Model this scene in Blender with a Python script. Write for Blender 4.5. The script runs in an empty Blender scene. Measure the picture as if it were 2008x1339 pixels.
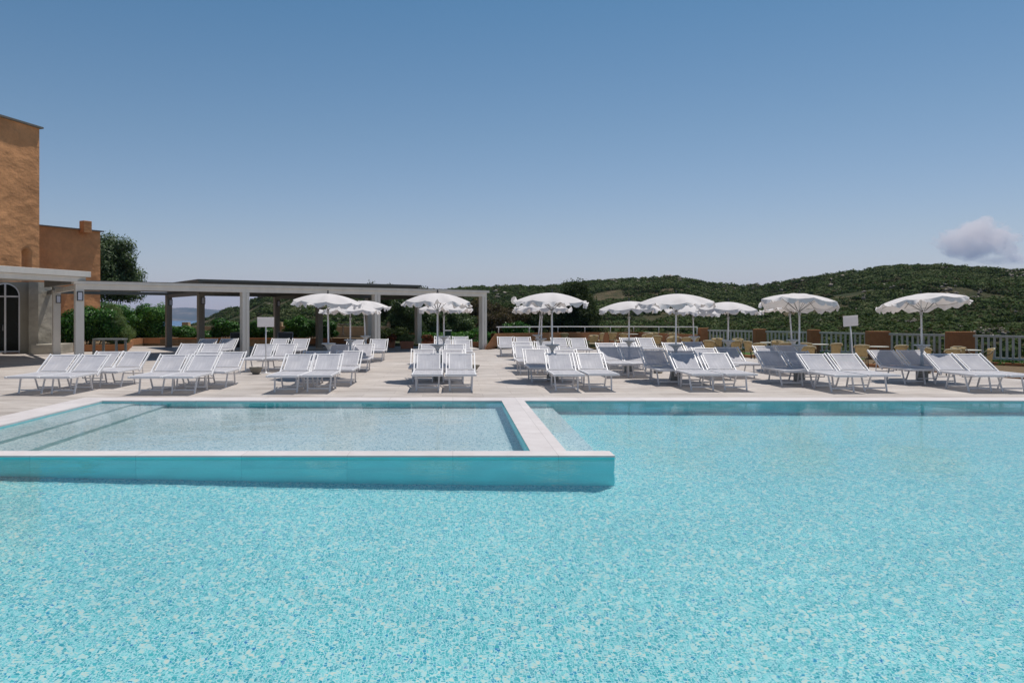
import bpy, bmesh, math, random
import numpy as np
from mathutils import Vector, Matrix

sc = bpy.context.scene
C = sc.collection
PI = math.pi
R = math.radians
F, U0, V0, H = 1560.0, 888.0, 618.0, 1.6      # focal length, principal point and eye height read off the photograph
SUN = Vector((.22, .26, 1.0)).normalized()

# ------------------------------------------------------------------ camera, sky, sun
cam = bpy.data.cameras.new('camera')
camo = bpy.data.objects.new('camera', cam); C.objects.link(camo)
camo.location = (0, 0, H); camo.rotation_euler = (PI/2, 0, 0)
cam.sensor_width = 36; cam.lens = 36*F/2008
cam.shift_x = (1004-U0)/2008; cam.shift_y = -(669.5-V0)/2008
cam.clip_start = .1; cam.clip_end = 60000
sc.camera = camo
w = bpy.data.worlds.new('World'); sc.world = w; w.use_nodes = True
nt = w.node_tree
sky = nt.nodes.new('ShaderNodeTexSky'); sky.sky_type = 'NISHITA'; sky.sun_disc = False
sky.sun_elevation = math.asin(SUN.z); sky.sun_rotation = math.atan2(SUN.x, SUN.y)
sky.air_density = 1.0; sky.dust_density = 0.4; sky.ozone_density = 3.0; sky.altitude = 50
bg = nt.nodes['Background']; bg.inputs[1].default_value = .108
tcw = nt.nodes.new('ShaderNodeTexCoord'); sxw = nt.nodes.new('ShaderNodeSeparateXYZ'); nt.links.new(tcw.outputs['Generated'], sxw.inputs[0])
rw_ = nt.nodes.new('ShaderNodeValToRGB'); e_ = rw_.color_ramp.elements
e_[0].position = 0; e_[0].color = (1.22, 1.02, 1.12, 1); e_[1].position = .72; e_[1].color = (.42, .58, .62, 1)
e2_ = e_.new(.10); e2_.color = (1.06, .98, 1.0, 1); e3_ = e_.new(.22); e3_.color = (.86, .94, .94, 1)
e4_ = e_.new(.38); e4_.color = (.58, .86, .91, 1)
nt.links.new(sxw.outputs[2], rw_.inputs[0])
mxw = nt.nodes.new('ShaderNodeMix'); mxw.data_type = 'RGBA'; mxw.blend_type = 'MULTIPLY'; mxw.inputs[0].default_value = 1
nt.links.new(sky.outputs[0], mxw.inputs[6]); nt.links.new(rw_.outputs[0], mxw.inputs[7]); nt.links.new(mxw.outputs[2], bg.inputs[0])
ld = bpy.data.lights.new('sun', 'SUN'); ld.energy = 4.9; ld.angle = R(.5); ld.color = (1, .945, .875)
ld.cycles.is_caustics_light = True
lo = bpy.data.objects.new('sun', ld); C.objects.link(lo)
lo.rotation_euler = SUN.to_track_quat('Z', 'Y').to_euler()
vs = sc.view_settings
vs.view_transform = 'Standard'; vs.look = 'None'; vs.exposure = -.30; vs.gamma = 1
sc.cycles.use_denoising = True
sc.cycles.max_bounces = 14; sc.cycles.transparent_max_bounces = 12
sc.cycles.volume_bounces = 0
sc.cycles.sample_clamp_indirect = 6

def gz(x, y):
    """fall of the terrace: level by the pool, dropping away towards the cafe tables"""
    t = min(1, max(0, (y-float(np.interp(x, [0, 4, 9.5, 12, 13.5, 20], [41, 39.5, 34.5, 26.5, 21.5, 13])))/2.5))
    return -.33*t*t*(3-2*t)
def solve(u, v, h):
    """ground point whose top at height h above the deck projects to (u, v)"""
    z = 0
    for _ in range(60):
        D_ = F*(H-h-z)/(v-V0); z = .5*z+.5*gz((u-U0)*D_/F, D_)
    return (u-U0)*D_/F, D_, z
def at(u, Y, v=None):
    """X of pixel column u at distance Y; with v also the height."""
    X = (u-U0)*Y/F
    return X if v is None else (X, H-(v-V0)*Y/F)

# ------------------------------------------------------------------ mesh helpers
class MB:
    def __init__(s): s.v = []; s.f = []; s.sm = []
    def add(s, vs_, fs, smooth=False):
        b = len(s.v); s.v += [tuple(p) for p in vs_]
        for f in fs: s.f.append([b+i for i in f]); s.sm.append(smooth)
        return s
    def obox(s, c, ax, ay, az):
        """box from centre and three half-axis vectors"""
        c = Vector(c); ax = Vector(ax); ay = Vector(ay); az = Vector(az)
        P = [c+ax*i+ay*j+az*k for k in (-1, 1) for j in (-1, 1) for i in (-1, 1)]
        return s.add(P, [(0,2,3,1),(4,5,7,6),(0,1,5,4),(2,6,7,3),(0,4,6,2),(1,3,7,5)])
    def box(s, x0, x1, y0, y1, z0, z1):
        return s.obox(((x0+x1)/2,(y0+y1)/2,(z0+z1)/2), ((x1-x0)/2,0,0), (0,(y1-y0)/2,0), (0,0,(z1-z0)/2))
    def beam(s, a, b, w_, h, up=(0,0,1)):
        a = Vector(a); b = Vector(b); d = (b-a)
        u = Vector(up); sd = d.cross(u).normalized(); u2 = sd.cross(d).normalized()
        return s.obox((a+b)/2, d/2, sd*w_/2, u2*h/2)
    def tube(s, pts, r, n=8, caps=True):
        pts = [Vector(p) for p in pts]; rs = r if isinstance(r, (list, tuple)) else [r]*len(pts)
        b = len(s.v); prev = None
        for i, p in enumerate(pts):
            if i == 0: d = pts[1]-p
            elif i == len(pts)-1: d = p-pts[i-1]
            else: d = (pts[i+1]-p).normalized()+(p-pts[i-1]).normalized()
            d.normalize()
            if prev is None:
                a = Vector((0,0,1)) if abs(d.z) < .9 else Vector((1,0,0))
                prev = d.cross(a).normalized()
            prev = (prev-d*prev.dot(d)).normalized(); q = d.cross(prev)
            for k in range(n):
                t = 2*PI*k/n; s.v.append(tuple(p+(prev*math.cos(t)+q*math.sin(t))*rs[i]))
        for i in range(len(pts)-1):
            for k in range(n):
                k2 = (k+1) % n
                s.f.append([b+i*n+k, b+i*n+k2, b+(i+1)*n+k2, b+(i+1)*n+k]); s.sm.append(True)
        if caps:
            s.f.append([b+k for k in reversed(range(n))]); s.sm.append(False)
            s.f.append([b+(len(pts)-1)*n+k for k in range(n)]); s.sm.append(False)
        return s
    def lathe(s, prof, c=(0,0,0), n=20, smooth=True):
        b = len(s.v)
        for r_, z in prof:
            for k in range(n):
                t = 2*PI*k/n; s.v.append((c[0]+r_*math.cos(t), c[1]+r_*math.sin(t), c[2]+z))
        for i in range(len(prof)-1):
            for k in range(n):
                k2 = (k+1) % n
                s.f.append([b+i*n+k, b+i*n+k2, b+(i+1)*n+k2, b+(i+1)*n+k]); s.sm.append(smooth)
        s.f.append([b+k for k in reversed(range(n))]); s.sm.append(False)
        s.f.append([b+(len(prof)-1)*n+k for k in range(n)]); s.sm.append(False)
        return s
    def prism(s, poly, z0, z1):
        n = len(poly)
        P = [(x, y, z0) for x, y in poly]+[(x, y, z1) for x, y in poly]
        fs = [tuple(reversed(range(n))), tuple(range(n, 2*n))]
        fs += [(i, (i+1) % n, n+(i+1) % n, n+i) for i in range(n)]
        return s.add(P, fs)
    def build(s, name, mat, parent=None, bevel=0, fix=True):
        me = bpy.data.meshes.new(name); me.from_pydata(s.v, [], s.f)
        me.polygons.foreach_set('use_smooth', s.sm)
        me.materials.append(mat)
        if fix:
            bm = bmesh.new(); bm.from_mesh(me); bmesh.ops.recalc_face_normals(bm, faces=bm.faces)
            if bevel:
                es = [e for e in bm.edges if len(e.link_faces) == 2 and e.calc_face_angle() > .6]
                bmesh.ops.bevel(bm, geom=es, offset=bevel, segments=2, profile=.6, affect='EDGES', clamp_overlap=True)
            bm.to_mesh(me); bm.free()
        me.update()
        o = bpy.data.objects.new(name, me); C.objects.link(o)
        if parent: o.parent = parent
        return o

def npmesh(name, v, q, mat, parent=None, smooth=False, attr=None):
    me = bpy.data.meshes.new(name); k = q.shape[1]
    me.vertices.add(len(v)); me.vertices.foreach_set('co', np.ascontiguousarray(v, dtype=np.float32).ravel())
    me.loops.add(q.size); me.loops.foreach_set('vertex_index', np.ascontiguousarray(q, dtype=np.int32).ravel())
    me.polygons.add(len(q)); me.polygons.foreach_set('loop_start', np.arange(0, q.size, k, dtype=np.int32))
    if smooth: me.polygons.foreach_set('use_smooth', np.ones(len(q), dtype=bool))
    me.update(calc_edges=True)
    if attr is not None:
        a = me.attributes.new('shade', 'FLOAT', 'POINT'); a.data.foreach_set('value', attr.astype(np.float32))
    me.materials.append(mat)
    o = bpy.data.objects.new(name, me); C.objects.link(o)
    if parent: o.parent = parent
    return o

def tag(o, label, cat, group=None, kind=None):
    o['label'] = label; o['category'] = cat
    if group: o['group'] = group
    if kind: o['kind'] = kind
    return o
def thing(name, loc, label, cat, group=None, rz=0):
    o = bpy.data.objects.new(name, None); C.objects.link(o); o.empty_display_size = .1
    o.location = loc; o.rotation_euler = (0, 0, rz)
    return tag(o, label, cat, group)
def struct(o): o['kind'] = 'structure'; return o
def kids(o): return [c for c in C.objects if c.parent == o]
def dup(o, label=None, loc=None, rz=None):
    def cp(a, par):
        c = a.copy(); C.objects.link(c); c.parent = par
        for k in kidmap.get(a.name, []): cp(k, c)
        return c
    r = cp(o, None)
    if label: r['label'] = label
    if loc is not None: r.location = loc
    if rz is not None: r.rotation_euler = (0, 0, rz)
    return r
kidmap = {}
def index(o):
    ks = kids(o); kidmap[o.name] = ks
    for k in ks: index(k)

# ------------------------------------------------------------------ material helpers
class Mat:
    def __init__(s, name, base=(.5,.5,.5), rough=.6, spec=.4, metal=0):
        s.m = bpy.data.materials.new(name); s.m.use_nodes = True
        s.t = s.m.node_tree; s.N = s.t.nodes; s.b = s.N['Principled BSDF']; s.out = s.N['Material Output']
        s.b.inputs['Base Color'].default_value = (*base, 1); s.b.inputs['Roughness'].default_value = rough
        s.b.inputs['Specular IOR Level'].default_value = spec; s.b.inputs['Metallic'].default_value = metal
        s._c = None
    def n(s, typ, **kw):
        x = s.N.new(typ)
        for k, v in kw.items():
            if k.startswith('i_'): x.inputs[k[2:].replace('_', ' ')].default_value = v
            else: setattr(x, k, v)
        return x
    def l(s, a, b): s.t.links.new(a, b)
    def co(s, scale=None, kind='Object'):
        tc = s.n('ShaderNodeTexCoord').outputs[kind]
        if scale is None: return tc
        mp = s.n('ShaderNodeMapping'); mp.inputs['Scale'].default_value = scale; s.l(tc, mp.inputs[0]); return mp.outputs[0]
    def noise(s, sc_, scale=None, detail=4, rough=.55, dist=0):
        x = s.n('ShaderNodeTexNoise'); x.inputs['Scale'].default_value = sc_; x.inputs['Detail'].default_value = detail
        x.inputs['Roughness'].default_value = rough; x.inputs['Distortion'].default_value = dist
        s.l(s.co(scale), x.inputs['Vector']); return x.outputs['Fac']
    def ramp(s, fac, stops, const=False):
        x = s.n('ShaderNodeValToRGB'); e = x.color_ramp.elements
        if const: x.color_ramp.interpolation = 'CONSTANT'
        while len(e) < len(stops): e.new(.5)
        for i, (p, c) in enumerate(stops):
            e[i].position = p; e[i].color = (*c, 1) if len(c) == 3 else c
        s.l(fac, x.inputs[0]); return x.outputs[0]
    def mix(s, a, b, fac, mode='MIX'):
        x = s.n('ShaderNodeMix', data_type='RGBA', blend_type=mode)
        for val, key in ((a, 6), (b, 7)):
            if isinstance(val, tuple): x.inputs[key].default_value = (*val, 1)
            else: s.l(val, x.inputs[key])
        if isinstance(fac, (int, float)): x.inputs[0].default_value = fac
        else: s.l(fac, x.inputs[0])
        return x.outputs[2]
    def math(s, op, a, b=None, clamp=False):
        x = s.n('ShaderNodeMath', operation=op, use_clamp=clamp)
        for i, val in enumerate((a, b)):
            if val is None: continue
            if isinstance(val, (int, float)): x.inputs[i].default_value = val
            else: s.l(val, x.inputs[i])
        return x.outputs[0]
    def color(s, c): s.l(c, s.b.inputs['Base Color']); return s
    def bump(s, h, strength=.3, dist=.02):
        x = s.n('ShaderNodeBump'); x.inputs['Strength'].default_value = strength; x.inputs['Distance'].default_value = dist
        s.l(h, x.inputs['Height']); s.l(x.outputs[0], s.b.inputs['Normal']); return s

def varied(name, c, rough=.6, amt=.12, sc_=6, bump=.15, spec=.4, scale=None, bsc=40, bd=.004):
    m = Mat(name, c, rough, spec)
    lo_ = tuple(x*(1-amt) for x in c); hi = tuple(min(1, x*(1+amt)) for x in c)
    m.color(m.ramp(m.noise(sc_, scale), [(.3, lo_), (.7, hi)]))
    if bump: m.bump(m.noise(bsc, scale, 3), bump, bd)
    return m.m

# ------------------------------------------------------------------ materials
def plaster(name, c, bumpy=.9, patch=(1.18, .8), fine=1.0):
    m = Mat(name, c, .9, .15)
    n1 = m.noise(.55, (1, 1, 1.4), 6, .6, .4); n2 = m.noise(5, None, 5, .65)
    a = m.ramp(n1, [(.32, tuple(x*patch[1] for x in c)), (.68, tuple(x*patch[0] for x in c))])
    b = m.ramp(n2, [(.25, (.86, .86, .86)), (.75, (1.1, 1.1, 1.1))])
    m.color(m.mix(a, b, 1.0, 'MULTIPLY'))
    h = m.math('ADD', m.math('MULTIPLY', m.noise(1.1, (1, 1, 1.8), 4, .5), 3.0), m.math('MULTIPLY', m.noise(9, None, 5, .6), .45*fine))
    m.bump(h, bumpy, .05)
    return m.m
M = {}
M['orange'] = plaster('orange_plaster', (.66, .33, .155), .5)
M['orange_low'] = plaster('orange_render', (.36, .165, .075), .25, (1.08, .9), .5)
M['beige_wall'] = plaster('rough_grey_render', (.40, .37, .31), .45)
M['ochre_wall'] = plaster('ochre_render', (.55, .40, .25), .2, (1.06, .92), .4)
M['cream_cap'] = varied('cream_coping', (.62, .50, .36), .8, .1, 5)
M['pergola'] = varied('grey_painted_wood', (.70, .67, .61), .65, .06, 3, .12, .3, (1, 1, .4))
M['pergola_shaded'] = varied('shaded_grey_wood', (.27, .25, .21), .7, .12, 3, .15, .3, (1, 1, .4))  # pergola's grey wood with the shade under the roof put into its colour
M['pergola_dark'] = varied('dark_fascia_and_beam_shade', (.17, .165, .145), .6, .08, 3, .1)  # dark fascia metal; on rear and cross beams it is painted shade
M['roof_panel'] = varied('shaded_roof_panel', (.13, .12, .10), .7, .08, 2, .05)  # colour darkened to carry the shade of the roof's underside
M['white_frame'] = varied('white_painted_metal', (.78, .77, .78), .42, .04, 8, .04)
M['rail_grey'] = varied('pale_grey_paint', (.46, .47, .44), .6, .08, 5, .1)
M['white_sign'] = varied('white_board', (.76, .74, .74), .5, .03, 3, 0)
def board_mat():
    m = Mat('white_translucent_board', (.84, .81, .81), .5, .3); m.color(m.ramp(m.noise(3, None, 4), [(.3, (.80, .77, .77)), (.7, (.86, .83, .83))]))
    tl = m.n('ShaderNodeBsdfTranslucent'); tl.inputs[0].default_value = (.9, .87, .86, 1)
    a = m.n('ShaderNodeMixShader'); a.inputs[0].default_value = .55; m.l(m.b.outputs[0], a.inputs[1]); m.l(tl.outputs[0], a.inputs[2]); m.l(a.outputs[0], m.out.inputs[0]); return m.m
M['board'] = board_mat()
M['dark_metal'] = varied('dark_metal', (.035, .037, .04), .45, .15, 8, .05)
M['lamp_white'] = varied('lamp_diffuser', (.62, .64, .72), .3, .04, 3, 0)
M['concrete'] = varied('grey_concrete', (.30, .30, .28), .9, .15, 9, .5, .2, None, 60, .01)
M['table_grey'] = varied('pale_grey_table', (.55, .57, .58), .55, .06, 6, .05)
M['weathered'] = varied('weathered_wood', (.20, .21, .20), .8, .2, 6, .4, .2, (4, 4, .6))
M['rattan_dark'] = varied('dark_cane', (.07, .045, .02), .5, .3, 30, .3)
M['cream_seat'] = varied('cream_woven', (.50, .43, .28), .7, .1, 30, .3)
M['cafe_top'] = varied('cream_table_top', (.62, .60, .50), .4, .05, 8, 0)
M['terracotta'] = varied('terracotta', (.36, .15, .085), .85, .14, 5, .3)
M['bowl'] = varied('taupe_bowl', (.22, .20, .165), .8, .12, 7, .3)
M['cream_pot'] = varied('cream_pot', (.48, .45, .37), .8, .1, 7, .2)
M['soil'] = varied('dry_soil', (.16, .115, .07), .95, .25, 8, .6, .1, None, 30, .02)
M['dark_glass'] = Mat('dark_door_glass', (.008, .012, .010), .12, .15).m
M['bin_green'] = varied('green_plastic', (.02, .075, .045), .5, .1, 4, .05)
M['black_sling'] = varied('black_sling', (.022, .025, .027), .7, .2, 20, .1)
M['steel'] = Mat('brushed_steel', (.45, .46, .48), .4, .5, .8).m
M['bark'] = varied('bark', (.13, .095, .06), .9, .35, 8, .8, .1, (1, 1, .25), 14, .03)
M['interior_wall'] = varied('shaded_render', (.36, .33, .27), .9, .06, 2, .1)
def rock():
    m = Mat('granite', (.42, .38, .34), .9, .2)
    m.color(m.ramp(m.noise(.7, None, 6, .65), [(.3, (.15, .125, .10)), (.55, (.33, .29, .25)), (.75, (.50, .45, .40))]))
    m.bump(m.noise(1.5, None, 6, .7), 1, .4); return m.m
M['rock'] = rock()

def woven():
    m = Mat('tan_woven_cane', (.5, .36, .17), .6, .3)
    wv = m.n('ShaderNodeTexChecker'); wv.inputs['Scale'].default_value = 70; m.l(m.co(), wv.inputs[0])
    c = m.ramp(wv.outputs['Fac'], [(0, (.44, .29, .12)), (1, (.60, .43, .20))])
    m.color(m.mix(c, m.ramp(m.noise(12), [(.3, (.8, .8, .8)), (.7, (1.1, 1.1, 1.1))]), 1, 'MULTIPLY')); return m.m
M['rattan'] = woven()

def sling():
    m = Mat('white_mesh_sling', (.56, .56, .61), .7, .2)
    c = m.ramp(m.noise(5, (1, 1, 1), 4, .6), [(.3, (.48, .48, .525)), (.7, (.585, .58, .615))])
    st = m.ramp(m.noise(60, (1, .03, .03), 2), [(.35, (.9, .9, .9)), (.65, (1.06, 1.06, 1.06))])
    m.color(m.mix(c, st, 1, 'MULTIPLY'))
    tl = m.n('ShaderNodeBsdfTranslucent'); tl.inputs[0].default_value = (.6, .62, .68, 1)
    tp = m.n('ShaderNodeBsdfTransparent')
    a = m.n('ShaderNodeMixShader'); a.inputs[0].default_value = .10; m.l(m.b.outputs[0], a.inputs[1]); m.l(tl.outputs[0], a.inputs[2])
    b = m.n('ShaderNodeMixShader'); b.inputs[0].default_value = .10; m.l(a.outputs[0], b.inputs[1]); m.l(tp.outputs[0], b.inputs[2])
    m.l(b.outputs[0], m.out.inputs[0]); return m.m
M['sling'] = sling()
def canvas():
    m = Mat('white_parasol_canvas', (.74, .71, .71), .85, .15)
    m.color(m.ramp(m.noise(3, None, 5), [(.3, (.68, .65, .65)), (.7, (.77, .74, .74))]))
    tl = m.n('ShaderNodeBsdfTranslucent'); tl.inputs[0].default_value = (.72, .66, .60, 1)
    a = m.n('ShaderNodeMixShader'); a.inputs[0].default_value = .13; m.l(m.b.outputs[0], a.inputs[1]); m.l(tl.outputs[0], a.inputs[2])
    m.l(a.outputs[0], m.out.inputs[0])
    m.bump(m.noise(14, None, 3), .25, .01); return m.m
M['canvas'] = canvas()

def deck_mat():
    m = Mat('stone_look_deck_tiles', (.5, .46, .43), .62, .3)
    br = m.n('ShaderNodeTexBrick'); br.offset = .5
    br.inputs['Color1'].default_value = (.42, .42, .42, 1); br.inputs['Color2'].default_value = (.58, .58, .58, 1)
    br.inputs['Mortar'].default_value = (.0, .0, .0, 1)
    br.inputs['Scale'].default_value = 1; br.inputs['Mortar Size'].default_value = .004; br.inputs['Mortar Smooth'].default_value = .2
    br.inputs['Brick Width'].default_value = 1.2; br.inputs['Row Height'].default_value = .6
    m.l(m.co(), br.inputs['Vector'])
    n1 = m.noise(2.0, (.45, 1.6, 1), 7, .62, .8)
    c = m.ramp(n1, [(.28, (.345, .30, .272)), (.48, (.49, .445, .41)), (.72, (.61, .57, .54))])
    t = m.ramp(m.n('ShaderNodeSeparateColor') and br.outputs['Color'], [(0, (.60, .58, .56)), (.38, (.86, .85, .845)), (.62, (1.07, 1.06, 1.05))])
    n2 = m.ramp(m.noise(.35, None, 5), [(.35, (.93, .92, .91)), (.7, (1.04, 1.04, 1.04))])
    m.color(m.mix(m.mix(c, t, 1, 'MULTIPLY'), n2, 1, 'MULTIPLY'))
    m.bump(m.noise(25, None, 3), .1, .003); return m.m
M['deck'] = deck_mat()
def coping():
    m = Mat('pale_pool_coping', (.66, .61, .60), .6, .35)
    br = m.n('ShaderNodeTexBrick'); br.offset = 0
    br.inputs['Color1'].default_value = (.9, .9, .9, 1); br.inputs['Color2'].default_value = (1, 1, 1, 1); br.inputs['Mortar'].default_value = (.6, .6, .6, 1)
    br.inputs['Scale'].default_value = 1; br.inputs['Mortar Size'].default_value = .003
    br.inputs['Brick Width'].default_value = 1.2; br.inputs['Row Height'].default_value = 1.2
    m.l(m.co(), br.inputs['Vector'])
    c = m.ramp(m.noise(3, (1, 1, 1), 6, .6), [(.3, (.60, .55, .54)), (.7, (.70, .655, .65))])
    m.color(m.mix(c, br.outputs['Color'], 1, 'MULTIPLY')); m.bump(m.noise(90), .15, .002); return m.m
M['coping'] = coping()

def mosaic(name, stops, grout, size, gw=.16):
    m = Mat(name, (.3, .6, .65), .35, .5)
    tc = m.co((1/size, 1/size, 1/size))
    fl = m.n('ShaderNodeVectorMath', operation='FLOOR'); m.l(tc, fl.inputs[0])
    wn = m.n('ShaderNodeTexWhiteNoise', noise_dimensions='2D'); m.l(fl.outputs[0], wn.inputs['Vector'])
    c = m.ramp(wn.outputs['Value'], stops, True)
    fr = m.n('ShaderNodeVectorMath', operation='FRACTION'); m.l(tc, fr.inputs[0])
    sx = m.n('ShaderNodeSeparateXYZ'); m.l(fr.outputs[0], sx.inputs[0])
    def edge(o_): return m.math('ABSOLUTE', m.math('SUBTRACT', o_, .5))
    e = m.math('MAXIMUM', edge(sx.outputs[0]), edge(sx.outputs[1]))
    g = m.math('GREATER_THAN', e, .5-gw/2)
    big = m.ramp(m.noise(.5, None, 4), [(.3, (.86, .88, .89)), (.7, (.98, .98, .98))])
    m.color(m.mix(m.mix(c, grout, g), big, 1, 'MULTIPLY')); return m.m
M['mosaic'] = mosaic('turquoise_mosaic',
    [(0, (.12,.62,.66)), (.18, (.22,.74,.78)), (.34, (.05,.45,.56)), (.48, (.36,.84,.86)), (.60, (.03,.40,.64)), (.635, (.08,.54,.60)),
     (.76, (.80,.94,.86)), (.86, (.12,.62,.68)), (.92, (.97,.93,.82)), (.994, (.02,.28,.62))], (.66, .95, .98), .0235, .24)
M['pale_mosaic'] = mosaic('pale_mosaic',
    [(0, (.60,.72,.76)), (.25, (.78,.83,.86)), (.5, (.38,.54,.60)), (.65, (.94,.94,.94)), (.85, (.24,.43,.52)), (.93, (.97,.95,.92))], (.86, .90, .92), .027, .24)
def pool_tile():
    m = Mat('water_tinted_wall_tiles', (.3, .66, .72), .5, .4)  # white tiles with water tint and bounced turquoise light put into the colour
    br = m.n('ShaderNodeTexBrick'); br.offset = 0
    br.inputs['Color1'].default_value = (.12, .80, .85, 1); br.inputs['Color2'].default_value = (.18, .90, .94, 1); br.inputs['Mortar'].default_value = (.10, .70, .76, 1)
    br.inputs['Scale'].default_value = 1; br.inputs['Mortar Size'].default_value = .004
    br.inputs['Brick Width'].default_value = 1.2; br.inputs['Row Height'].default_value = .6
    mp = m.n('ShaderNodeMapping'); mp.inputs['Rotation'].default_value = (R(90), 0, 0); m.l(m.co(), mp.inputs[0]); m.l(mp.outputs[0], br.inputs['Vector'])
    m.color(m.mix(br.outputs['Color'], m.ramp(m.noise(2, None, 5), [(.3, (.88, .9, .9)), (.7, (1.06, 1.05, 1.05))]), 1, 'MULTIPLY')); return m.m
M['pool_tile'] = pool_tile()
def water_mat():
    m = Mat('pool_water'); m.N.remove(m.b)
    g = m.n('ShaderNodeBsdfRefraction'); g.inputs['IOR'].default_value = 1.333; g.inputs['Roughness'].default_value = 0; g.inputs['Color'].default_value = (.93, .995, 1, 1)
    a = m.noise(9, None, 2, .5, .3); b = m.noise(26, (1, 1, 1), 1, .5)
    h = m.math('ADD', m.math('MULTIPLY', a, .55), m.math('MULTIPLY', b, .20))
    bp = m.n('ShaderNodeBump'); bp.inputs['Strength'].default_value = 1; bp.inputs['Distance'].default_value = .0030; m.l(h, bp.inputs['Height']); m.l(bp.outputs[0], g.inputs['Normal'])
    gl = m.n('ShaderNodeBsdfGlossy'); gl.inputs['Roughness'].default_value = .0; m.l(bp.outputs[0], gl.inputs['Normal'])
    fr = m.n('ShaderNodeFresnel'); fr.inputs['IOR'].default_value = 1.14; m.l(bp.outputs[0], fr.inputs['Normal'])
    mx = m.n('ShaderNodeMixShader'); m.l(fr.outputs[0], mx.inputs[0]); m.l(g.outputs[0], mx.inputs[1]); m.l(gl.outputs[0], mx.inputs[2])
    m.l(mx.outputs[0], m.out.inputs[0]); return m.m
M['water'] = water_mat()
def sea_mat():
    m = Mat('sea_water', (.02, .085, .17), .25, .5); m.bump(m.noise(.02, None, 6), .6, 3); return m.m
M['sea'] = sea_mat()

def leafmat(name, dark, mid, light, rough=.45, tr=.25, spec=.22):
    m = Mat(name, mid, rough, spec)
    at_ = m.n('ShaderNodeAttribute', attribute_name='shade')
    c = m.ramp(at_.outputs['Fac'], [(0, dark), (.55, mid), (1, light)])
    m.color(c)
    tl = m.n('ShaderNodeBsdfTranslucent'); m.l(m.mix(c, (1.0, 1.1, .4), 1, 'MULTIPLY'), tl.inputs[0])
    a = m.n('ShaderNodeMixShader'); a.inputs[0].default_value = tr; m.l(m.b.outputs[0], a.inputs[1]); m.l(tl.outputs[0], a.inputs[2])
    m.l(a.outputs[0], m.out.inputs[0]); return m.m
M['hedge'] = leafmat('hedge_leaves', (.02, .07, .012), (.055, .17, .028), (.17, .34, .07), .5)
M['glossy'] = leafmat('glossy_leaves', (.016, .06, .012), (.05, .16, .03), (.20, .38, .09), .4)
M['olive'] = leafmat('olive_leaves', (.03, .055, .022), (.085, .135, .052), (.23, .30, .14), .5)
M['juniper'] = leafmat('juniper_leaves', (.020, .034, .013), (.048, .074, .026), (.13, .15, .06), .8)
M['dry'] = leafmat('dry_shrub_leaves', (.035, .03, .018), (.10, .075, .045), (.22, .17, .11), .8)
M['tamarisk'] = leafmat('feathery_leaves', (.07, .11, .045), (.17, .25, .10), (.30, .38, .17), .7)
M['red_leaf'] = leafmat('red_flowers', (.05, .08, .03), (.25, .08, .05), (.5, .12, .07), .6)
M['scrub'] = leafmat('scrub_leaves', (.085, .075, .042), (.068, .094, .036), (.165, .178, .088), .9, .15, .05)
_r = [x for x in M['scrub'].node_tree.nodes if x.type == 'VALTORGB'][0].color_ramp; _e = _r.elements.new(.16); _e.color = (.044, .074, .023, 1)
def terrain_mat():
    m = Mat('scrubby_hillside', (.08, .09, .04), .95, .1)
    a = m.ramp(m.noise(.09, (1, .6, 1), 9, .72), [(.30, (.030, .050, .018)), (.46, (.055, .062, .028)), (.57, (.12, .095, .055)), (.72, (.21, .165, .115))])
    b = m.ramp(m.noise(.4, None, 6, .7), [(.3, (.65, .68, .65)), (.7, (1.2, 1.2, 1.2))])
    m.color(m.mix(a, b, 1, 'MULTIPLY')); m.bump(m.noise(.5, None, 8, .7), 1, 1.2); return m.m
M['terrain'] = terrain_mat()
M['far_hill'] = varied('far_hills', (.085, .085, .05), .95, .45, .004, 0)
def far_mat():
    m = Mat('far_hills', (.08, .08, .05), .95, .1)
    m.color(m.ramp(m.noise(.003, None, 9, .7), [(.35, (.045, .055, .03)), (.52, (.10, .09, .055)), (.72, (.30, .23, .16))])); return m.m
M['far_hill'] = far_mat()
M['grass'] = varied('short_grass', (.06, .12, .03), .9, .35, 12, .6, .1, None, 60, .02)
M['under'] = varied('shaded_ground_cover', (.05, .06, .03), .95, .4, 3, .6, .1, None, 10, .05)

# ------------------------------------------------------------------ noise for numpy
rng = np.random.default_rng(7)
_G = rng.random((256, 256))
def vnoise(x, y):
    xi = np.floor(x).astype(int); yi = np.floor(y).astype(int); fx = x-xi; fy = y-yi
    fx = fx*fx*(3-2*fx); fy = fy*fy*(3-2*fy)
    g = lambda a, b: _G[a % 256, b % 256]
    return (g(xi, yi)*(1-fx)+g(xi+1, yi)*fx)*(1-fy)+(g(xi, yi+1)*(1-fx)+g(xi+1, yi+1)*fx)*fy
def fbm(x, y, o=4):
    s = 0; a = .5; t = 0
    for i in range(o):
        s = s+a*vnoise(x*2**i+17*i, y*2**i+5*i); t += a; a *= .5
    return s/t
def gridmesh(name, X, Y, Z, mat, smooth=True):
    ny, nx = X.shape; i = np.arange(nx*ny).reshape(ny, nx)
    q = np.stack([i[:-1,:-1], i[:-1,1:], i[1:,1:], i[1:,:-1]], -1).reshape(-1, 4)
    return npmesh(name, np.stack([X, Y, Z], -1).reshape(-1, 3), q, mat, smooth=smooth)

# ------------------------------------------------------------------ pool
PX0, PX1, PY0, PY1 = -6.55, 14.0, 1.0, 14.86      # inside faces of the pool
CW = .60                                           # coping width
def floor_z(x): return -1.33-.045*x
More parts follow.
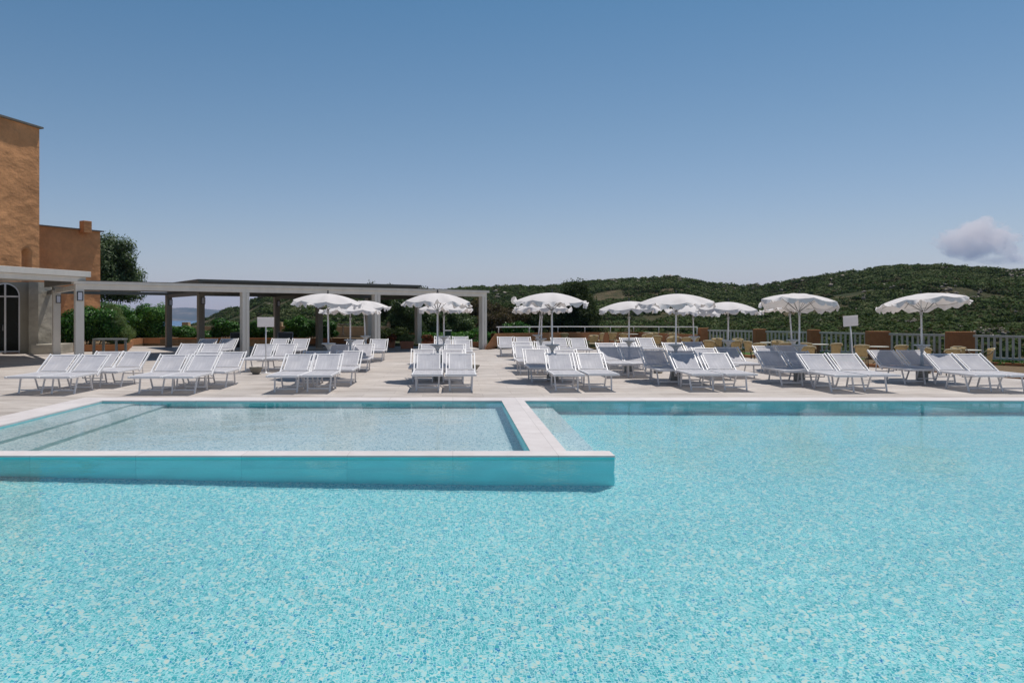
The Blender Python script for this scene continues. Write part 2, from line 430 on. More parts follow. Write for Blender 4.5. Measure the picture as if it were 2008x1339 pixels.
# water: real small waves
nx, ny = int((PX1-PX0)/.035), int((PY1-PY0)/.035)
X, Y = np.meshgrid(np.linspace(PX0-.02, PX1+.02, nx), np.linspace(PY0-.02, PY1+.004, ny))
Z = np.full_like(X, -.022)
wr = np.random.default_rng(3)
calm = .65+.7*fbm(X*.35, Y*.35, 2)
for k in range(40):
    lam = .22*(6**wr.random()); a = wr.random()*2*PI; ph = wr.random()*2*PI
    Z += calm*lam*.00016*np.sin(2*PI/lam*(X*math.cos(a)+Y*math.sin(a))+ph)
water = struct(gridmesh('water', X, Y, Z, M['water'])); water.cycles.is_caustics_caster = True
receivers = []
def rc(o): o.cycles.is_caustics_receiver = True; return struct(o)
KX1 = .915                                         # inner side of the dividing wall
def sheet(name, pts, mat):
    return rc(MB().add(pts, [tuple(range(len(pts)))]).build(name, mat))
sheet('pool_floor', [(PX0-1, PY0, floor_z(PX0-1)), (PX1, PY0, floor_z(PX1)), (PX1, PY1, floor_z(PX1)), (1.6, PY1, floor_z(1.6)), (1.6, 9.2, floor_z(1.6)), (PX0-1, 9.2, floor_z(PX0-1))], M['mosaic'])
KZ = -.78
rc(MB().box(PX0-.2, KX1+.02, 9.3, PY1+.1, -1.0, KZ).build('paddling_pool_floor', M['pale_mosaic']))
st1 = rc(MB().box(PX0-.1, PX0+.60, 9.3, PY1+.1, -.99, -.24).build('upper_pool_step', M['pale_mosaic']))
st2 = rc(MB().box(PX0+.60, PX0+1.2, 9.3, PY1+.1, -.99, -.50).build('lower_pool_step', M['pale_mosaic']))
# dark tile line on the step risers
M['riser'] = varied('grey_step_tiles', (.45, .62, .63), .5, .08, 3, 0)
rc(MB().box(PX0+.60, PX0+.606, 9.3, PY1, -.47, -.25).build('upper_step_riser', M['riser']))
rc(MB().box(PX0+1.2, PX0+1.206, 9.3, PY1, -.77, -.51).build('lower_step_riser', M['riser']))
rc(MB().box(1.34, 1.84, 9.3, PY1+.1, -1.8, -.74).build('submerged_bench', M['pale_mosaic']))
# dividing walls (tile core, pale coping on top)
rc(MB().box(PX0-1.6, 1.836, 9.03, 9.345, -1.9, -.012).build('front_dividing_wall', M['pool_tile']))
rc(MB().box(KX1, 1.33, 9.345, PY1+.1, -1.9, -.012).build('side_dividing_wall', M['pool_tile']))
struct(MB().box(PX0-1.6, 1.842, 9.024, 9.35, -.012, .008).build('front_wall_coping', M['coping'], bevel=.003))
struct(MB().box(KX1-.005, 1.335, 9.3505, PY1-.0005, -.012, .006).build('side_wall_coping', M['coping'], bevel=.003))
# outer walls
rc(MB().box(PX0-.3, PX1+.3, PY1, PY1+.3, -2.2, -.02).build('far_pool_wall', M['pool_tile']))
rc(MB().box(PX1, PX1+.3, PY0-.3, PY1, -2.2, -.02).build('right_pool_wall', M['pool_tile']))
rc(MB().box(PX0-1.5, PX1, PY0-.3, PY0, -2.2, -.02).build('near_pool_wall', M['pool_tile']))
rc(MB().box(PX0-.3, PX0, PY0, PY1, -2.2, -.02).build('left_pool_wall', M['pool_tile']))
cp = MB()
cp.box(PX0-CW, PX1+CW, PY1, PY1+CW, -.02, .004)
cp.box(PX0-CW, PX0, PY0, PY1-.001, -.02, .004)
cp.box(PX1, PX1+CW, PY0, PY1-.001, -.02, .004)
cp.box(PX0-CW, PX1+CW, PY0-CW, PY0-.001, -.02, .004)
struct(cp.build('pool_coping', M['coping']))
# deck around the pool
DY = PY1+CW+.001
far_edge = [(18.9, DY), (17.2, 24), (13.25, 37), (14.9, 47.0), (12.3, 53.0), (6.3, 46.0), (2.0, 37.6), (1.6, 36.9), (0, 44), (-4.8, 46.2), (-17.3, 46.2), (-19, 43.6), (-40, 43.6), (-40, DY)]
bm = bmesh.new(); bm.faces.new([bm.verts.new((x, y, 0)) for x, y in far_edge])
for axis, lo_, hi_ in ((0, -2, 18), (1, 16, 53)):
    for k in range(lo_, hi_):
        nv = Vector((1, 0, 0)) if axis == 0 else Vector((0, 1, 0)); bmesh.ops.bisect_plane(bm, geom=bm.verts[:]+bm.edges[:]+bm.faces[:], plane_co=nv*k, plane_no=nv)
bmesh.ops.triangulate(bm, faces=bm.faces[:])
for v in bm.verts: v.co.z = gz(v.co.x, v.co.y)
ext = bmesh.ops.extrude_edge_only(bm, edges=[e for e in bm.edges if len(e.link_faces) == 1])
for v in [g_ for g_ in ext['geom'] if isinstance(g_, bmesh.types.BMVert)]: v.co.z -= .6
me = bpy.data.meshes.new('pool_deck'); bm.to_mesh(me); bm.free(); me.materials.append(M['deck'])
o = bpy.data.objects.new('pool_deck', me); C.objects.link(o); struct(o)
deck = MB()
deck.box(-40, PX0-CW-.001, PY0-CW, DY-.001, -.5, 0)
deck.box(PX1+CW+.001, 24, PY0-CW, DY-.001, -.5, 0)
deck.box(-40, 24, -12, PY0-CW-.001, -.5, 0)
struct(deck.build('near_deck', M['deck']))
struct(MB().add([(13.3, 37, -.50), (17.2, 24, -.50), (18.7, 15, -.50), (32, 15, -.50), (28.3, 25.5, -.50), (15.3, 46.6, -.50)], [(0,1,2,3,4,5)]).build('dry_soil_strip', M['soil']))

# ------------------------------------------------------------------ sun loungers
SW = .65
def make_lounger():
    t = thing('sun_lounger', (0,0,0), 'x', 'sun lounger', 'white sun loungers lined up around the pool')
    wf = M['white_frame']; L = 1.28; SZ = .38; hw = SW/2
    ang = R(31); bl = .64
    ca, sa = math.cos(ang), math.sin(ang)
    # origin under the foot end; y runs to the head
    f = MB()
    for s in (-1, 1):
        f.beam((s*(hw-.016), .0, SZ-.022), (s*(hw-.016), L+.03, SZ-.022), .03, .042)
    f.beam((-hw+.03, .016, SZ-.024), (hw-.03, .016, SZ-.024), .03, .046)
    f.beam((-hw+.03, L, SZ-.03), (hw-.03, L, SZ-.03), .025, .03)
    o = f.build('seat_frame', wf, t, .004)
    for s in (-1, 1):
        MB().lathe([(.021, 0), (.024, .004), (.024, .022), (.018, .028)], (0,0,0), 10).build('end_cap', wf, o)
        c = kids(o)[-1]; c.rotation_euler = (R(90), 0, 0); c.location = (s*(hw-.016), .002, SZ-.022)
    # sling of the seat: slightly sagging sheet
    g = 8; P = []; Q = []
    for j in range(g+1):
        for i in range(7):
            x = (-1+2*i/6)*(hw-.03); y = .02+(L-.02)*j/g
            sag = .022*(1-(2*i/6-1)**2)*math.sin(PI*j/g)**.5 if 0 < j < g else 0
            P.append((x, y, SZ-.002-sag))
    for j in range(g):
        for i in range(6): Q.append((j*7+i, j*7+i+1, (j+1)*7+i+1, (j+1)*7+i))
    MB().add(P, Q, True).build('seat_sling', M['sling'], t)
    # backrest: rails run past the hinge towards the ground
    b = MB(); h0 = Vector((0, L+.02, SZ+.012)); d = Vector((0, ca, sa)); n = Vector((0, -sa, ca))
    for s in (-1, 1):
        x = Vector((s*(hw-.006), 0, 0))
        a0 = x+h0-d*.17; a1 = x+h0+d*bl
        b.beam(a0, a1, .026, .05, n)
        xi = Vector((s*(hw-.07), 0, 0))
        b.beam(xi+h0+d*.01+n*.004, xi+h0+d*(bl-.03)+n*.004, .020, .014, n)
    b.beam(Vector((-hw+.012,0,0))+h0+d*(bl-.03), Vector((hw-.012,0,0))+h0+d*(bl-.03), .028, .03, n)
    b.beam(Vector((-hw+.012,0,0))+h0+d*.02-n*.01, Vector((hw-.012,0,0))+h0+d*.02-n*.01, .022, .022, n)
    bo = b.build('backrest_frame', wf, t, .004)
    P = []; Q = []
    for j in range(g+1):
        for i in range(7):
            u = -1+2*i/6; y = .02+(bl-.06)*j/g
            sag = .03*(1-u*u)*math.sin(PI*j/g) if 0 < j < g else 0
            p = Vector((u*(hw-.078), 0, 0))+h0+d*y+n*(.004-sag)
            P.append(tuple(p))
    for j in range(g):
        for i in range(6): Q.append((j*7+i, j*7+i+1, (j+1)*7+i+1, (j+1)*7+i))
    MB().add(P, Q, True).build('backrest_sling', M['sling'], t)
    # two splayed U legs
    for y0, y1, nm in ((.46, .34, 'f'), (.98, 1.14, 'r')):
        for s in (-1, 1):
            MB().beam((s*(hw-.075), y0, SZ-.04), (s*(hw-.095), y1, 0), .034, .02, (0, 1, 0)).build('leg', wf, t, .003)
        k = .13; yy = y1+(y0-y1)*k/.34; xx = hw-.11
        MB().beam((-xx, yy, k*.55), (xx, yy, k*.55), .016, .03).build('stretcher', wf, t, .002)
    # prop under the backrest
    pr = MB(); py = h0+d*.34
    for s in (-1, 1): pr.beam((s*.22, py.y, py.z-.02), (s*.22, py.y+.05, py.z-.36), .012, .022, (0, 1, 0))
    pr.beam((-.23, py.y+.05, py.z-.35), (.23, py.y+.05, py.z-.35), .012, .02)
    pr.build('backrest_prop', wf, t)
    index(t); return t
TOPD = 1.28+.02+.64*math.cos(R(31)); TOPZ = .38+.012+.64*math.sin(R(31))
ORD = ['first', 'second', 'third', 'fourth', 'fifth', 'sixth', 'seventh', 'eighth']
loungers = []
for gi, pr in enumerate([((103.6,156.4,695.3),(161.4,215,695.5)), ((319.4,372.7,695.3),(377,431,695.3)), ((560.3,614.6,694.3),(618.6,674.9,693.8)),
        ((816.4,868.6,692.8),(874.6,929.4,692.8)), ((1064.6,1121.3,692.8),(1127.5,1180.8,692.2)), ((1310.9,1363.7,692.3),(1370,1425.4,692.3)),
        ((1559.5,1618,693.8),(1621,1675.8,693.3)), ((1808.5,1862.8,693.6),(1868.8,1924,693.8))]):
    for k in (0, 1): loungers.append((*pr[k], f"front row sun lounger nearest the pool, {'left' if k == 0 else 'right'} one of the {ORD[gi]} pair from the left"))
for gi, pr in enumerate([((190,240.8,689.3),(243.7,294.5,689.3)), ((383.9,432,689.8),(433.7,483.5,689.8)), ((599.7,648,688.3),(660.4,708.7,687.6)),
        ((809.9,857,684.8),(865.7,912.5,685.3)), ((1024.7,1074.5,684.8),(1080,1129,685.3)), ((1255.5,1303.3,687.3),(1312.9,1360,687.8)),
        ((1476.9,1526.7,688.3),(1532.6,1582,688.8)), ((1701.7,1750.5,686.8),(1756,1805,686.6))]):
    for k in (0, 1): loungers.append((*pr[k], f"second row sun lounger, {'left' if k == 0 else 'right'} one of the {ORD[gi]} pair from the left"))
for a, b, v, lab in [
    (353,396,673.9,'left lounger of the white pair in front of the shaded dark blue loungers'), (396.9,439.7,673.9,'right lounger of the white pair in front of the shaded dark blue loungers'),
    (501.4,542.3,674.9,'white lounger standing directly behind the left blank sign pole'), (543,583.7,674.4,'white lounger just right of the left blank sign, third row'),
    (647,685.8,675.4,'third row white lounger right beside the leftmost parasol pole'), (694.8,735,674.9,'third row white lounger with a small shadow on its seat, right of the leftmost parasol'),
    (822.8,863,674.4,'third row lounger, left of the centre parasol table'), (871.6,911,674.9,'third row lounger, right of the centre parasol table'),
    (853.7,886.5,666.4,'fourth row lounger behind the centre parasol, left one'), (888.6,925.4,666.1,'fourth row lounger behind the centre parasol, right one'),
    (851.7,883.6,659.6,'farthest row lounger behind the centre parasol, left one'), (885,916.5,660,'farthest row lounger in front of the green bin, right one'),
    (682.8,714.7,665.7,'far white lounger left of the leaning parasol pole under the pergola'), (725.7,761,664.9,'far white lounger beside the terracotta planter, right of the pergola column'),
    (534,569.8,663.9,'far white lounger in front of the black chair, left one of its pair'), (572.3,608.6,664.1,'far white lounger left of the dark pergola column, right one of its pair'),
    (390.9,429.7,664.4,'shaded lounger under the pergola, left one'), (431.7,468,664,'shaded lounger under the pergola, right one next to the grey column'),
    (975,1005.8,660.4,'far lounger at the foot of the sloping orange wall'), (1007.8,1039,660.9,'far lounger second from the sloping orange wall'),
    (1009,1043,670.2,'fourth row lounger left of the two close parasol poles'), (1049,1083,669.4,'fourth row lounger right of the two close parasol poles'),
    (1008.8,1047.6,677.4,'third row lounger with a shaded seat, left of the fifth front pair'), (1053,1091,677.4,'third row lounger just left of the fifth front parasol table'),
    (1081,1113.4,662.4,'far lounger before the cane chairs, left one of the pair right of the tall parasol'), (1114.5,1145.5,663.1,'far lounger before the cane chairs, right one of the pair right of the tall parasol'),
    (1169.8,1204.7,672.4,'fourth row lounger left of the small parasol table, left one'), (1206.6,1242,672.6,'fourth row lounger left of the small parasol table, right one'),
    (1172.8,1212.6,680.3,'third row lounger half in parasol shadow, left one'), (1215.6,1254.5,680.3,'third row lounger behind the round parasol table, right one'),
    (1217,1246.5,662.4,'farthest lounger under the cane chair terrace, left one of the right hand pair'), (1248,1278.5,662.4,'farthest lounger under the cane chair terrace, right one of the right hand pair'),
    (1300,1333.8,671.9,'fourth row lounger behind the sixth front parasol table'), (1339.8,1371.6,670.4,'fourth row lounger in front of the orange corner pillar'),
    (1357.7,1395.5,682.3,'third row lounger near the orange corner pillar, left one'), (1403,1440,680.8,'third row lounger in front of the grey fence, right one with a shaded foot'),
    (1479.8,1515.7,678.3,'third row lounger with its backrest in deep parasol shadow'), (1519.7,1558.5,676.9,'third row lounger left of the leaning parasol pole, partly shaded')]:
    loungers.append((a, b, v, lab if lab.startswith('white') else lab))
proto = make_lounger()
for i, (a, b, v, lab) in enumerate(loungers):
    xc, Dt, _ = solve((a+b)/2, v, TOPZ)
    o = proto if i == 0 else dup(proto)
    yf = Dt-TOPD; o.location = (xc, yf, gz(xc, yf+.34)); o['label'] = lab
    o.rotation_euler = (math.atan2(gz(xc, yf+1.14)-gz(xc, yf+.34), .8), 0, R(random.Random(i).uniform(-1, 1)))

# ------------------------------------------------------------------ parasols
def make_canopy(seed, Rr=.90, flip=.0):
    r_ = random.Random(seed); nseg = 8; sub = 6; NA = nseg*sub
    drop = .205; P = []; Q = []; rings = [0, .08, .2, .34, .48, .62, .76, .88, 1.0]
    kx = [r_.uniform(-1, 1) for _ in range(NA)]
    def nz(i, k=3):
        return sum(kx[(i+j) % NA] for j in range(-k, k+1))/(2*k+1)
    for ri, q in enumerate(rings):
        for i in range(NA):
            t = 2*PI*i/NA; u = (i % sub)/sub; sg = math.sin(PI*u)
            rad = Rr*q*(1-.06*sg*q)
            z = -drop*q**1.9-.045*sg*q**1.5+.012*nz(i, 1)*q
            P.append((rad*math.cos(t), rad*math.sin(t), z))
    nr = len(rings)
    for ri in range(nr-1):
        for i in range(NA):
            j = (i+1) % NA; Q.append((ri*NA+i, ri*NA+j, (ri+1)*NA+j, (ri+1)*NA+i))
    top = MB().add(P, Q, True)
    # valance: fluttering strip hanging from the rim, cut in scallops
    V = MB(); P = []; Q = []; steps = 5; NB = NA*3
    amp = [r_.uniform(-1, 1) for _ in range(NB)]
    def na(i, k): return sum(amp[(i+j) % NB] for j in range(-k, k+1))/math.sqrt(2*k+1)
    for k in range(steps+1):
        s = k/steps
        for i in range(NB):
            t = 2*PI*i/NB; u = (i % (sub*3))/(sub*3); sg = math.sin(PI*u)
            rad0 = Rr*(1-.06*sg); z0 = -drop-.045*sg
            ln = .055+.075*abs(math.sin(PI*i/9))+.03*na(i, 2)
            lift = na(i, 5)*1.5+flip*math.cos(t-PI*.5)
            out = R(-66)+max(-.45, min(2.3, lift))
            rad = rad0+ln*s*math.cos(out)+.012*math.sin(i*1.3)*s
            z = z0+ln*s*math.sin(out)+.010*na(i, 1)*s
            P.append((rad*math.cos(t), rad*math.sin(t), z))
    for k in range(steps):
        for i in range(NB):
            j = (i+1) % NB; Q.append((k*NB+i, k*NB+j, (k+1)*NB+j, (k+1)*NB+i))
    V.add(P, Q, True)
    return top, V, drop, Rr
def make_parasol(seed, ht, tilt=(0, 0), lean=(0, 0), flip=.0, Rr=.90):
    t = thing('parasol', (0,0,0), 'x', 'parasol', 'white fringed parasols standing among the loungers')
    top, V, drop, Rr = make_canopy(seed, Rr, flip)
    zt = ht-.03; wf = M['white_frame']
    p0 = Vector((0, 0, .38)); p1 = Vector((lean[0], lean[1], zt-.45)); ap = p1+Vector((0, 0, .45))
    MB().tube([p0, p1], .021, 12).tube([p1, ap], .016, 10).build('pole', wf, t)
    MB().tube([p1-Vector((0,0,.05)), p1+Vector((0,0,.03))], .034, 12).build('tilt_joint', M['steel'], t)
    co_ = top.build('canopy', M['canvas'], t)
    co_.location = ap
    co_.rotation_euler = (Matrix.Rotation(tilt[0], 3, 'X') @ Matrix.Rotation(tilt[1], 3, 'Y') @ Matrix.Rotation(random.Random(seed).uniform(0, .78), 3, 'Z')).to_euler()
    vo = V.build('valance', M['canvas'], co_)
    MB().lathe([(.03, 0), (.028, .02), (.012, .03), (.014, .045), (.022, .06), (.016, .08), (.002, .088)], (0,0,0), 12).build('finial', M['dark_metal'], co_)
    for k in range(8):
        a = 2*PI*k/8; ca, sa = math.cos(a), math.sin(a)
        pts = [(Rr*q*ca, Rr*q*sa, -drop*q**1.9-.014) for q in (.03, .25, .5, .75, .98)]
        rb = MB().tube(pts, .005, 5); rb.tube([(.03*ca, .03*sa, -.42), (Rr*.5*ca, Rr*.5*sa, -drop*.5**1.9-.02)], .005, 5)
        rb.build('rib', M['dark_metal'], co_)
    rg = random.Random(seed+9); cx = rg.choice((-1, 1))*.06
    MB().tube([ap+Vector((cx*.3, -.05, -.4)), ap+Vector((cx, -.05, -1.1)), Vector((cx*1.6, -.04, .95))], .003, 4).build('pull_cord', M['olive'] if False else M['cream_seat'], t)
    return t
def make_stand():
    t = thing('parasol_table', (0,0,0), 'x', 'table', 'small pedestal tables round the parasol poles')
    MB().lathe([(.175, .858), (.18, .865), (.18, .88), (.175, .885)], (0,0,0), 28).build('table_top', M['table_grey'], t)
    MB().lathe([(.035, .72), (.05, .77), (.085, .82), (.15, .856)], (0,0,0), 24).build('funnel', M['table_grey'], t)
    MB().lathe([(.036, .36), (.034, .71)], (0,0,0), 16).build('column', M['table_grey'], t)
    MB().lathe([(.13, 0), (.135, .01), (.135, .34), (.125, .355)], (0,0,0), 24).build('base', M['concrete'], t)
    index(t); return t
stand = make_stand()
# pole u, distance, top v, canopy tilt, lean, flip, label
par = [
 (644.5, 20.4, 573.6, (.02,.05), (-.02,0), .1, 'leftmost large white parasol, its left fringe flying out, standing in front of the pergola'),
 (858, 19.5, 572.4, (.0,.02), (0,0), .0, 'centre front white parasol under the right end of the pergola beam'),
 (1083, 19.5, 571.8, (.0,.03), (-.01,0), .3, 'tall white parasol in front of the dark juniper tree'),
 (1325, 19.45, 573.8, (.03,-.02), (.01,0), .3, 'large white parasol in the middle of the right hand group, below the rounded hilltop'),
 (1567.5, 19.4, 574.5, (-.11,.10), (0,0), .5, 'white parasol tipped back, pale underside showing, left of the right hand blank sign'),
 (1808, 19.35, 574.5, (-.15,-.05), (-.02,0), .5, 'rightmost white parasol, tipped back, alone in front of the rocky hillside'),
 (687, 23.4, 592, (.0,.0), (0,0), .1, 'low parasol half hidden behind the leftmost large parasol'),
 (717, 27.5, 588, (.02,.0), (-.05,0), .2, 'parasol with a leaning pole beside the pergola column'),
 (870.5, 26.5, 592, (.0,.0), (0,0), .2, 'parasol mostly hidden behind the centre front parasol'),
 (1060.5, 24.5, 590, (-.05,.0), (.03,0), .4, 'parasol behind the tall parasol, right one of two close poles'),
 (1054, 29, 593, (-.05,.0), (.10,0), .4, 'parasol with the farthest of the three close poles by the juniper tree'),
 (1233.5, 22.6, 588.7, (.0,-.03), (0,0), .3, 'left parasol of the right hand group with tattered right fringe'),
 (1361, 27.0, 597, (.03,.05), (-.03,0), .2, 'smaller far parasol partly behind the large right hand parasol'),
 (1428, 22.6, 590, (.0,.03), (0,0), .3, 'parasol over the grey fence, its right side next to the tipped back parasol'),
 (1555.5, 23.4, 584, (-.14,-.14), (-.10,0), .5, 'parasol with a leaning pole behind the tipped back parasol'),
]
for i, (u, D_, vt, tl, ln, fl, lab) in enumerate(par):
    px_ = at(u, D_); gp = gz(px_, D_); ht = H-(vt-V0)*D_/F-gp
    o = make_parasol(100+i, ht, tl, ln, fl, (.87, .84, .86, .92, .90, .96)[i] if i < 6 else .84)
    o.location = (px_, D_, gp); o['label'] = lab
    s_ = stand if i == 0 else dup(stand)
    s_.location = (px_, D_, gp)
    s_['label'] = 'small grey pedestal table round the ' + ['leftmost large parasol', 'centre front parasol', 'tall parasol before the juniper', 'large middle parasol on the right',
      'tipped back parasol left of the sign', 'rightmost parasol', 'low parasol hidden behind the leftmost one', 'leaning parasol beside the pergola column', 'parasol hidden behind the centre one',
      'nearer of two close poles by the juniper', 'farthest of the three close poles', 'left parasol of the right hand group', 'smaller far parasol by the orange pillar', 'parasol over the grey fence', 'leaning parasol by the fence'][i]

# ------------------------------------------------------------------ pergola
A = Vector((-12.64, 26.9, 0)); B = Vector((1.41, 37.4, 0)); dv = (B-A); Ln = dv.length; d = dv.normalized(); n = Vector((-d.y, d.x, 0))
A2 = Vector((-15.9, 31.9, 0)); A3 = A2+(A2-A)*.97
def rowpt(a, s): return a+dv*s
perg = thing('pergola', (0,0,0), 'long grey timber pergola with square columns and a raised flat roof behind the loungers', 'pergola')
pw = .135
rows = (A, A2, A3)
for ri, a in enumerate(rows):
    for k in range(4):
        p = rowpt(a, k/3); m_ = MB()
        hz = 1.235 if ri == 0 else 1.30
        m_.obox((p.x, p.y, hz), d*pw, n*pw, (0, 0, hz))
        if ri == 0 and k:      # open joint of the front columns: two halves
            m_ = MB()
            m_.obox((p.x-d.x*.075, p.y-d.y*.075, 1.235), d*.062, n*pw, (0, 0, 1.235))
            m_.obox((p.x+d.x*.075, p.y+d.y*.075, 1.235), d*.062, n*pw, (0, 0, 1.235))
            m_.obox((p.x, p.y, 1.235), d*.03, n*(pw-.03), (0, 0, 1.235))
        po = m_.build('column', M['pergola_shaded'] if ri and k in (1, 2) else M['pergola'], perg, .006)  # inner rear columns carry the roof shade as colour
        if (ri == 0 and k == 0) or (ri > 0 and k in (0, 1, 2)):
            fc = p-n*(pw+.02); off = d*(0 if ri == 0 else .05)
            la = MB()
            for sx in (-1, 1): la.obox(fc+off+d*(sx*.08)+Vector((0,0,2.24)), d*.012, n*.03, (0,0,.155))
            for sz in (-1, 1): la.obox(fc+off+Vector((0,0,2.24+sz*.143)), d*.068, n*.03, (0,0,.012))
            lan = la.build('wall_lantern', M['dark_metal'], po)
    # beams between the columns
    z0, z1 = (2.47, 2.645) if ri == 0 else (2.60, 2.74)
    for k in range(3):
        p, q = rowpt(a, k/3), rowpt(a, (k+1)/3)
        e0 = d*(pw if k == 0 else .006); e1 = d*(pw if k == 2 else -.006)
        bm_ = MB()
        bm_.beam(p-e0+Vector((0,0,(z0+z1)/2)), q+e1+Vector((0,0,(z0+z1)/2)), .27, z1-z0)
        bm_.build('beam', M['pergola'] if ri == 0 else M['pergola_dark'], perg, .006)  # rear beams: roof shade painted by the darker material
    if ri == 0:
        MB().beam(A-d*.2+Vector((0,0,2.70)), B+d*.24+Vector((0,0,2.70)), .40, .105).build('gutter', M['pergola'], perg, .008)
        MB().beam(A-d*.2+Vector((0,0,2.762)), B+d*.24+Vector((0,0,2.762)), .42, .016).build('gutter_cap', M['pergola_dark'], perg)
for k in range(4):
    for a, b in ((A, A2), (A2, A3)):
        p, q = rowpt(a, k/3), rowpt(b, k/3); dd = (q-p).normalized()
        MB().beam(p+dd*(pw+.003)+Vector((0,0,2.56)), q-dd*(pw+.003)+Vector((0,0,2.56)), .16, .16).build('cross_beam', M['pergola'] if k == 0 and a is A else M['pergola_dark'], perg, .004)  # all but the left return carry the roof shade as dark colour
for k in range(3):      # lantern diffusers
    pass
for po in [c for c in kids(perg)]:
    for la in kids(po):
        vs_ = [Vector(v.co) for v in la.data.vertices]; c = sum(vs_, Vector())/len(vs_)
        MB().obox(c, d*.066, n*.022, (0, 0, .129)).build('lantern_glass', M['lamp_white'], po)
# roof panels
def slab(p0, p1, wv, z0, z1):
    return [(p0.x, p0.y), (p1.x, p1.y), (p1.x+wv.x, p1.y+wv.y), (p0.x+wv.x, p0.y+wv.y)]
wv = (A2-A)
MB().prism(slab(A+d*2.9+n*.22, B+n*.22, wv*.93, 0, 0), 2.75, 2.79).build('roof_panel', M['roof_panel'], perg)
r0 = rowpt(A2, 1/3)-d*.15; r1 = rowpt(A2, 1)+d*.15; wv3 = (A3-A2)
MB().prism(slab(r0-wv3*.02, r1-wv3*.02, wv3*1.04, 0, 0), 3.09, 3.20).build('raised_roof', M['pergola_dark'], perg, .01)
rs = MB()
for k in (1, 2, 3):
    for a in (A2, A3):
        p = rowpt(a, k/3); rs.obox((p.x, p.y, 2.87), d*.07, n*.07, (0, 0, .22))
rs.beam(rowpt(A2, 1/3)+n*.1+Vector((0,0,2.87)), rowpt(A2, 1)+n*.1+Vector((0,0,2.87)), .03, .43)
rs.beam(rowpt(A3, 1/3)-n*.1+Vector((0,0,2.87)), rowpt(A3, 1)-n*.1+Vector((0,0,2.87)), .03, .43)
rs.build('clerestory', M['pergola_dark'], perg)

# ------------------------------------------------------------------ building on the left with its entrance canopy
hb = thing('hotel_building', (0,0,0), 'orange plastered building with a tall left block and a lower wing with a chimney', 'building')
T0 = Vector((-19.75, 38, 0)); td = Vector((.258, .966, 0))         # tall block, wall running away from the camera
def wallblock(p0, p1, depth, z0, z1):
    dd = (p1-p0).normalized(); nn = Vector((-dd.y, dd.x, 0))
    return [(p0.x, p0.y), (p1.x, p1.y), (p1.x+nn.x*depth, p1.y+nn.y*depth), (p0.x+nn.x*depth, p0.y+nn.y*depth)]
def densewall(p0, p1, z0, z1, depth, name, mat, parent, hole=None, seed=0, amp=.035):
    """block whose visible face is a fine grid with hand-trowelled unevenness"""
    dd = (p1-p0); Lw = dd.length; dd = dd.normalized(); nn = Vector((dd.y, -dd.x, 0))
    nu, nv = int(Lw/.10)+2, int((z1-z0)/.10)+2
    uu, vv = np.meshgrid(np.linspace(0, Lw, nu), np.linspace(z0, z1, nv))
    h = amp*(fbm(uu*.9+seed, vv*1.5, 4)-.5)*2
    edge = np.minimum(1, np.minimum(Lw-uu, z1-vv)/.3)
    h = h*np.clip(edge, 0, 1)
    if hole is not None:
        cu, z_a, z_b, wid = hole      # arch-headed niche
        dx = np.abs(uu-cu); topz = z_b+np.sqrt(np.clip(wid**2-dx**2, 0, None))
        ins = np.clip((wid-dx)/.10, 0, 1)*np.clip((topz-vv)/.12, 0, 1)
        h = h-.35*ins
    P = np.stack([p0.x+dd.x*uu+nn.x*h, p0.y+dd.y*uu+nn.y*h, vv], -1).reshape(-1, 3)
    i = np.arange(nu*nv).reshape(nv, nu)
    q = np.stack([i[:-1,:-1], i[:-1,1:], i[1:,1:], i[1:,:-1]], -1).reshape(-1, 4)
    b0 = len(P); c = [p0, p1, p1-nn*depth, p0-nn*depth]
    Q = np.array([(p.x, p.y, z) for z in (z0, z1) for p in c])
    P = np.concatenate([P, Q])
    q = np.concatenate([q, np.array([(b0+1, b0+2, b0+6, b0+5), (b0+4, b0+5, b0+6, b0+7), (b0+2, b0+3, b0+7, b0+6), (b0+3, b0, b0+4, b0+7)])])
    return npmesh(name, P, q, mat, parent, smooth=True)
wf_ = densewall(T0-td*7, T0, 0, 10.5, 9, 'tall_wall', M['orange'], hb, hole=(6.2, 3.0, 4.45, .26), seed=3, amp=.035)
for p in list(wf_.data.polygons)[-4:]: p.use_smooth = False
MB().prism([(v[0], v[1]) for v in wallblock(T0-td*7.2+Vector((.14,-.04,0)), T0+td*.12+Vector((.14,-.04,0)), 9.3, 0, 0)], 10.5, 10.58).build('tall_roof_edge', M['pergola_dark'], hb)
W0 = Vector((-21.35, 41.0, 0)); W1 = Vector((-19.5, 44.0, 0)); wd = (W1-W0).normalized()
wg = densewall(W0-wd*2.5, W1, 0, 6.2, 5, 'wing_wall', M['orange'], hb, seed=11, amp=.035)
for p in list(wg.data.polygons)[-4:]: p.use_smooth = False
MB().prism([(v[0], v[1]) for v in wallblock(W0-wd*2.5+Vector((.12,-.06,0)), W1+wd*.14+Vector((.12,-.06,0)), 5.2, 0, 0)], 6.2, 6.26).build('wing_roof_edge', M['pergola_dark'], hb)
cxy = W1-wd*.75+Vector((-1.1, .5, 0))
MB().obox((-19.85, 43.0, 6.36), wd*.24, Vector((-wd.y, wd.x, 0))*.2, (0, 0, .32)).build('chimney', M['orange'], hb, .02)

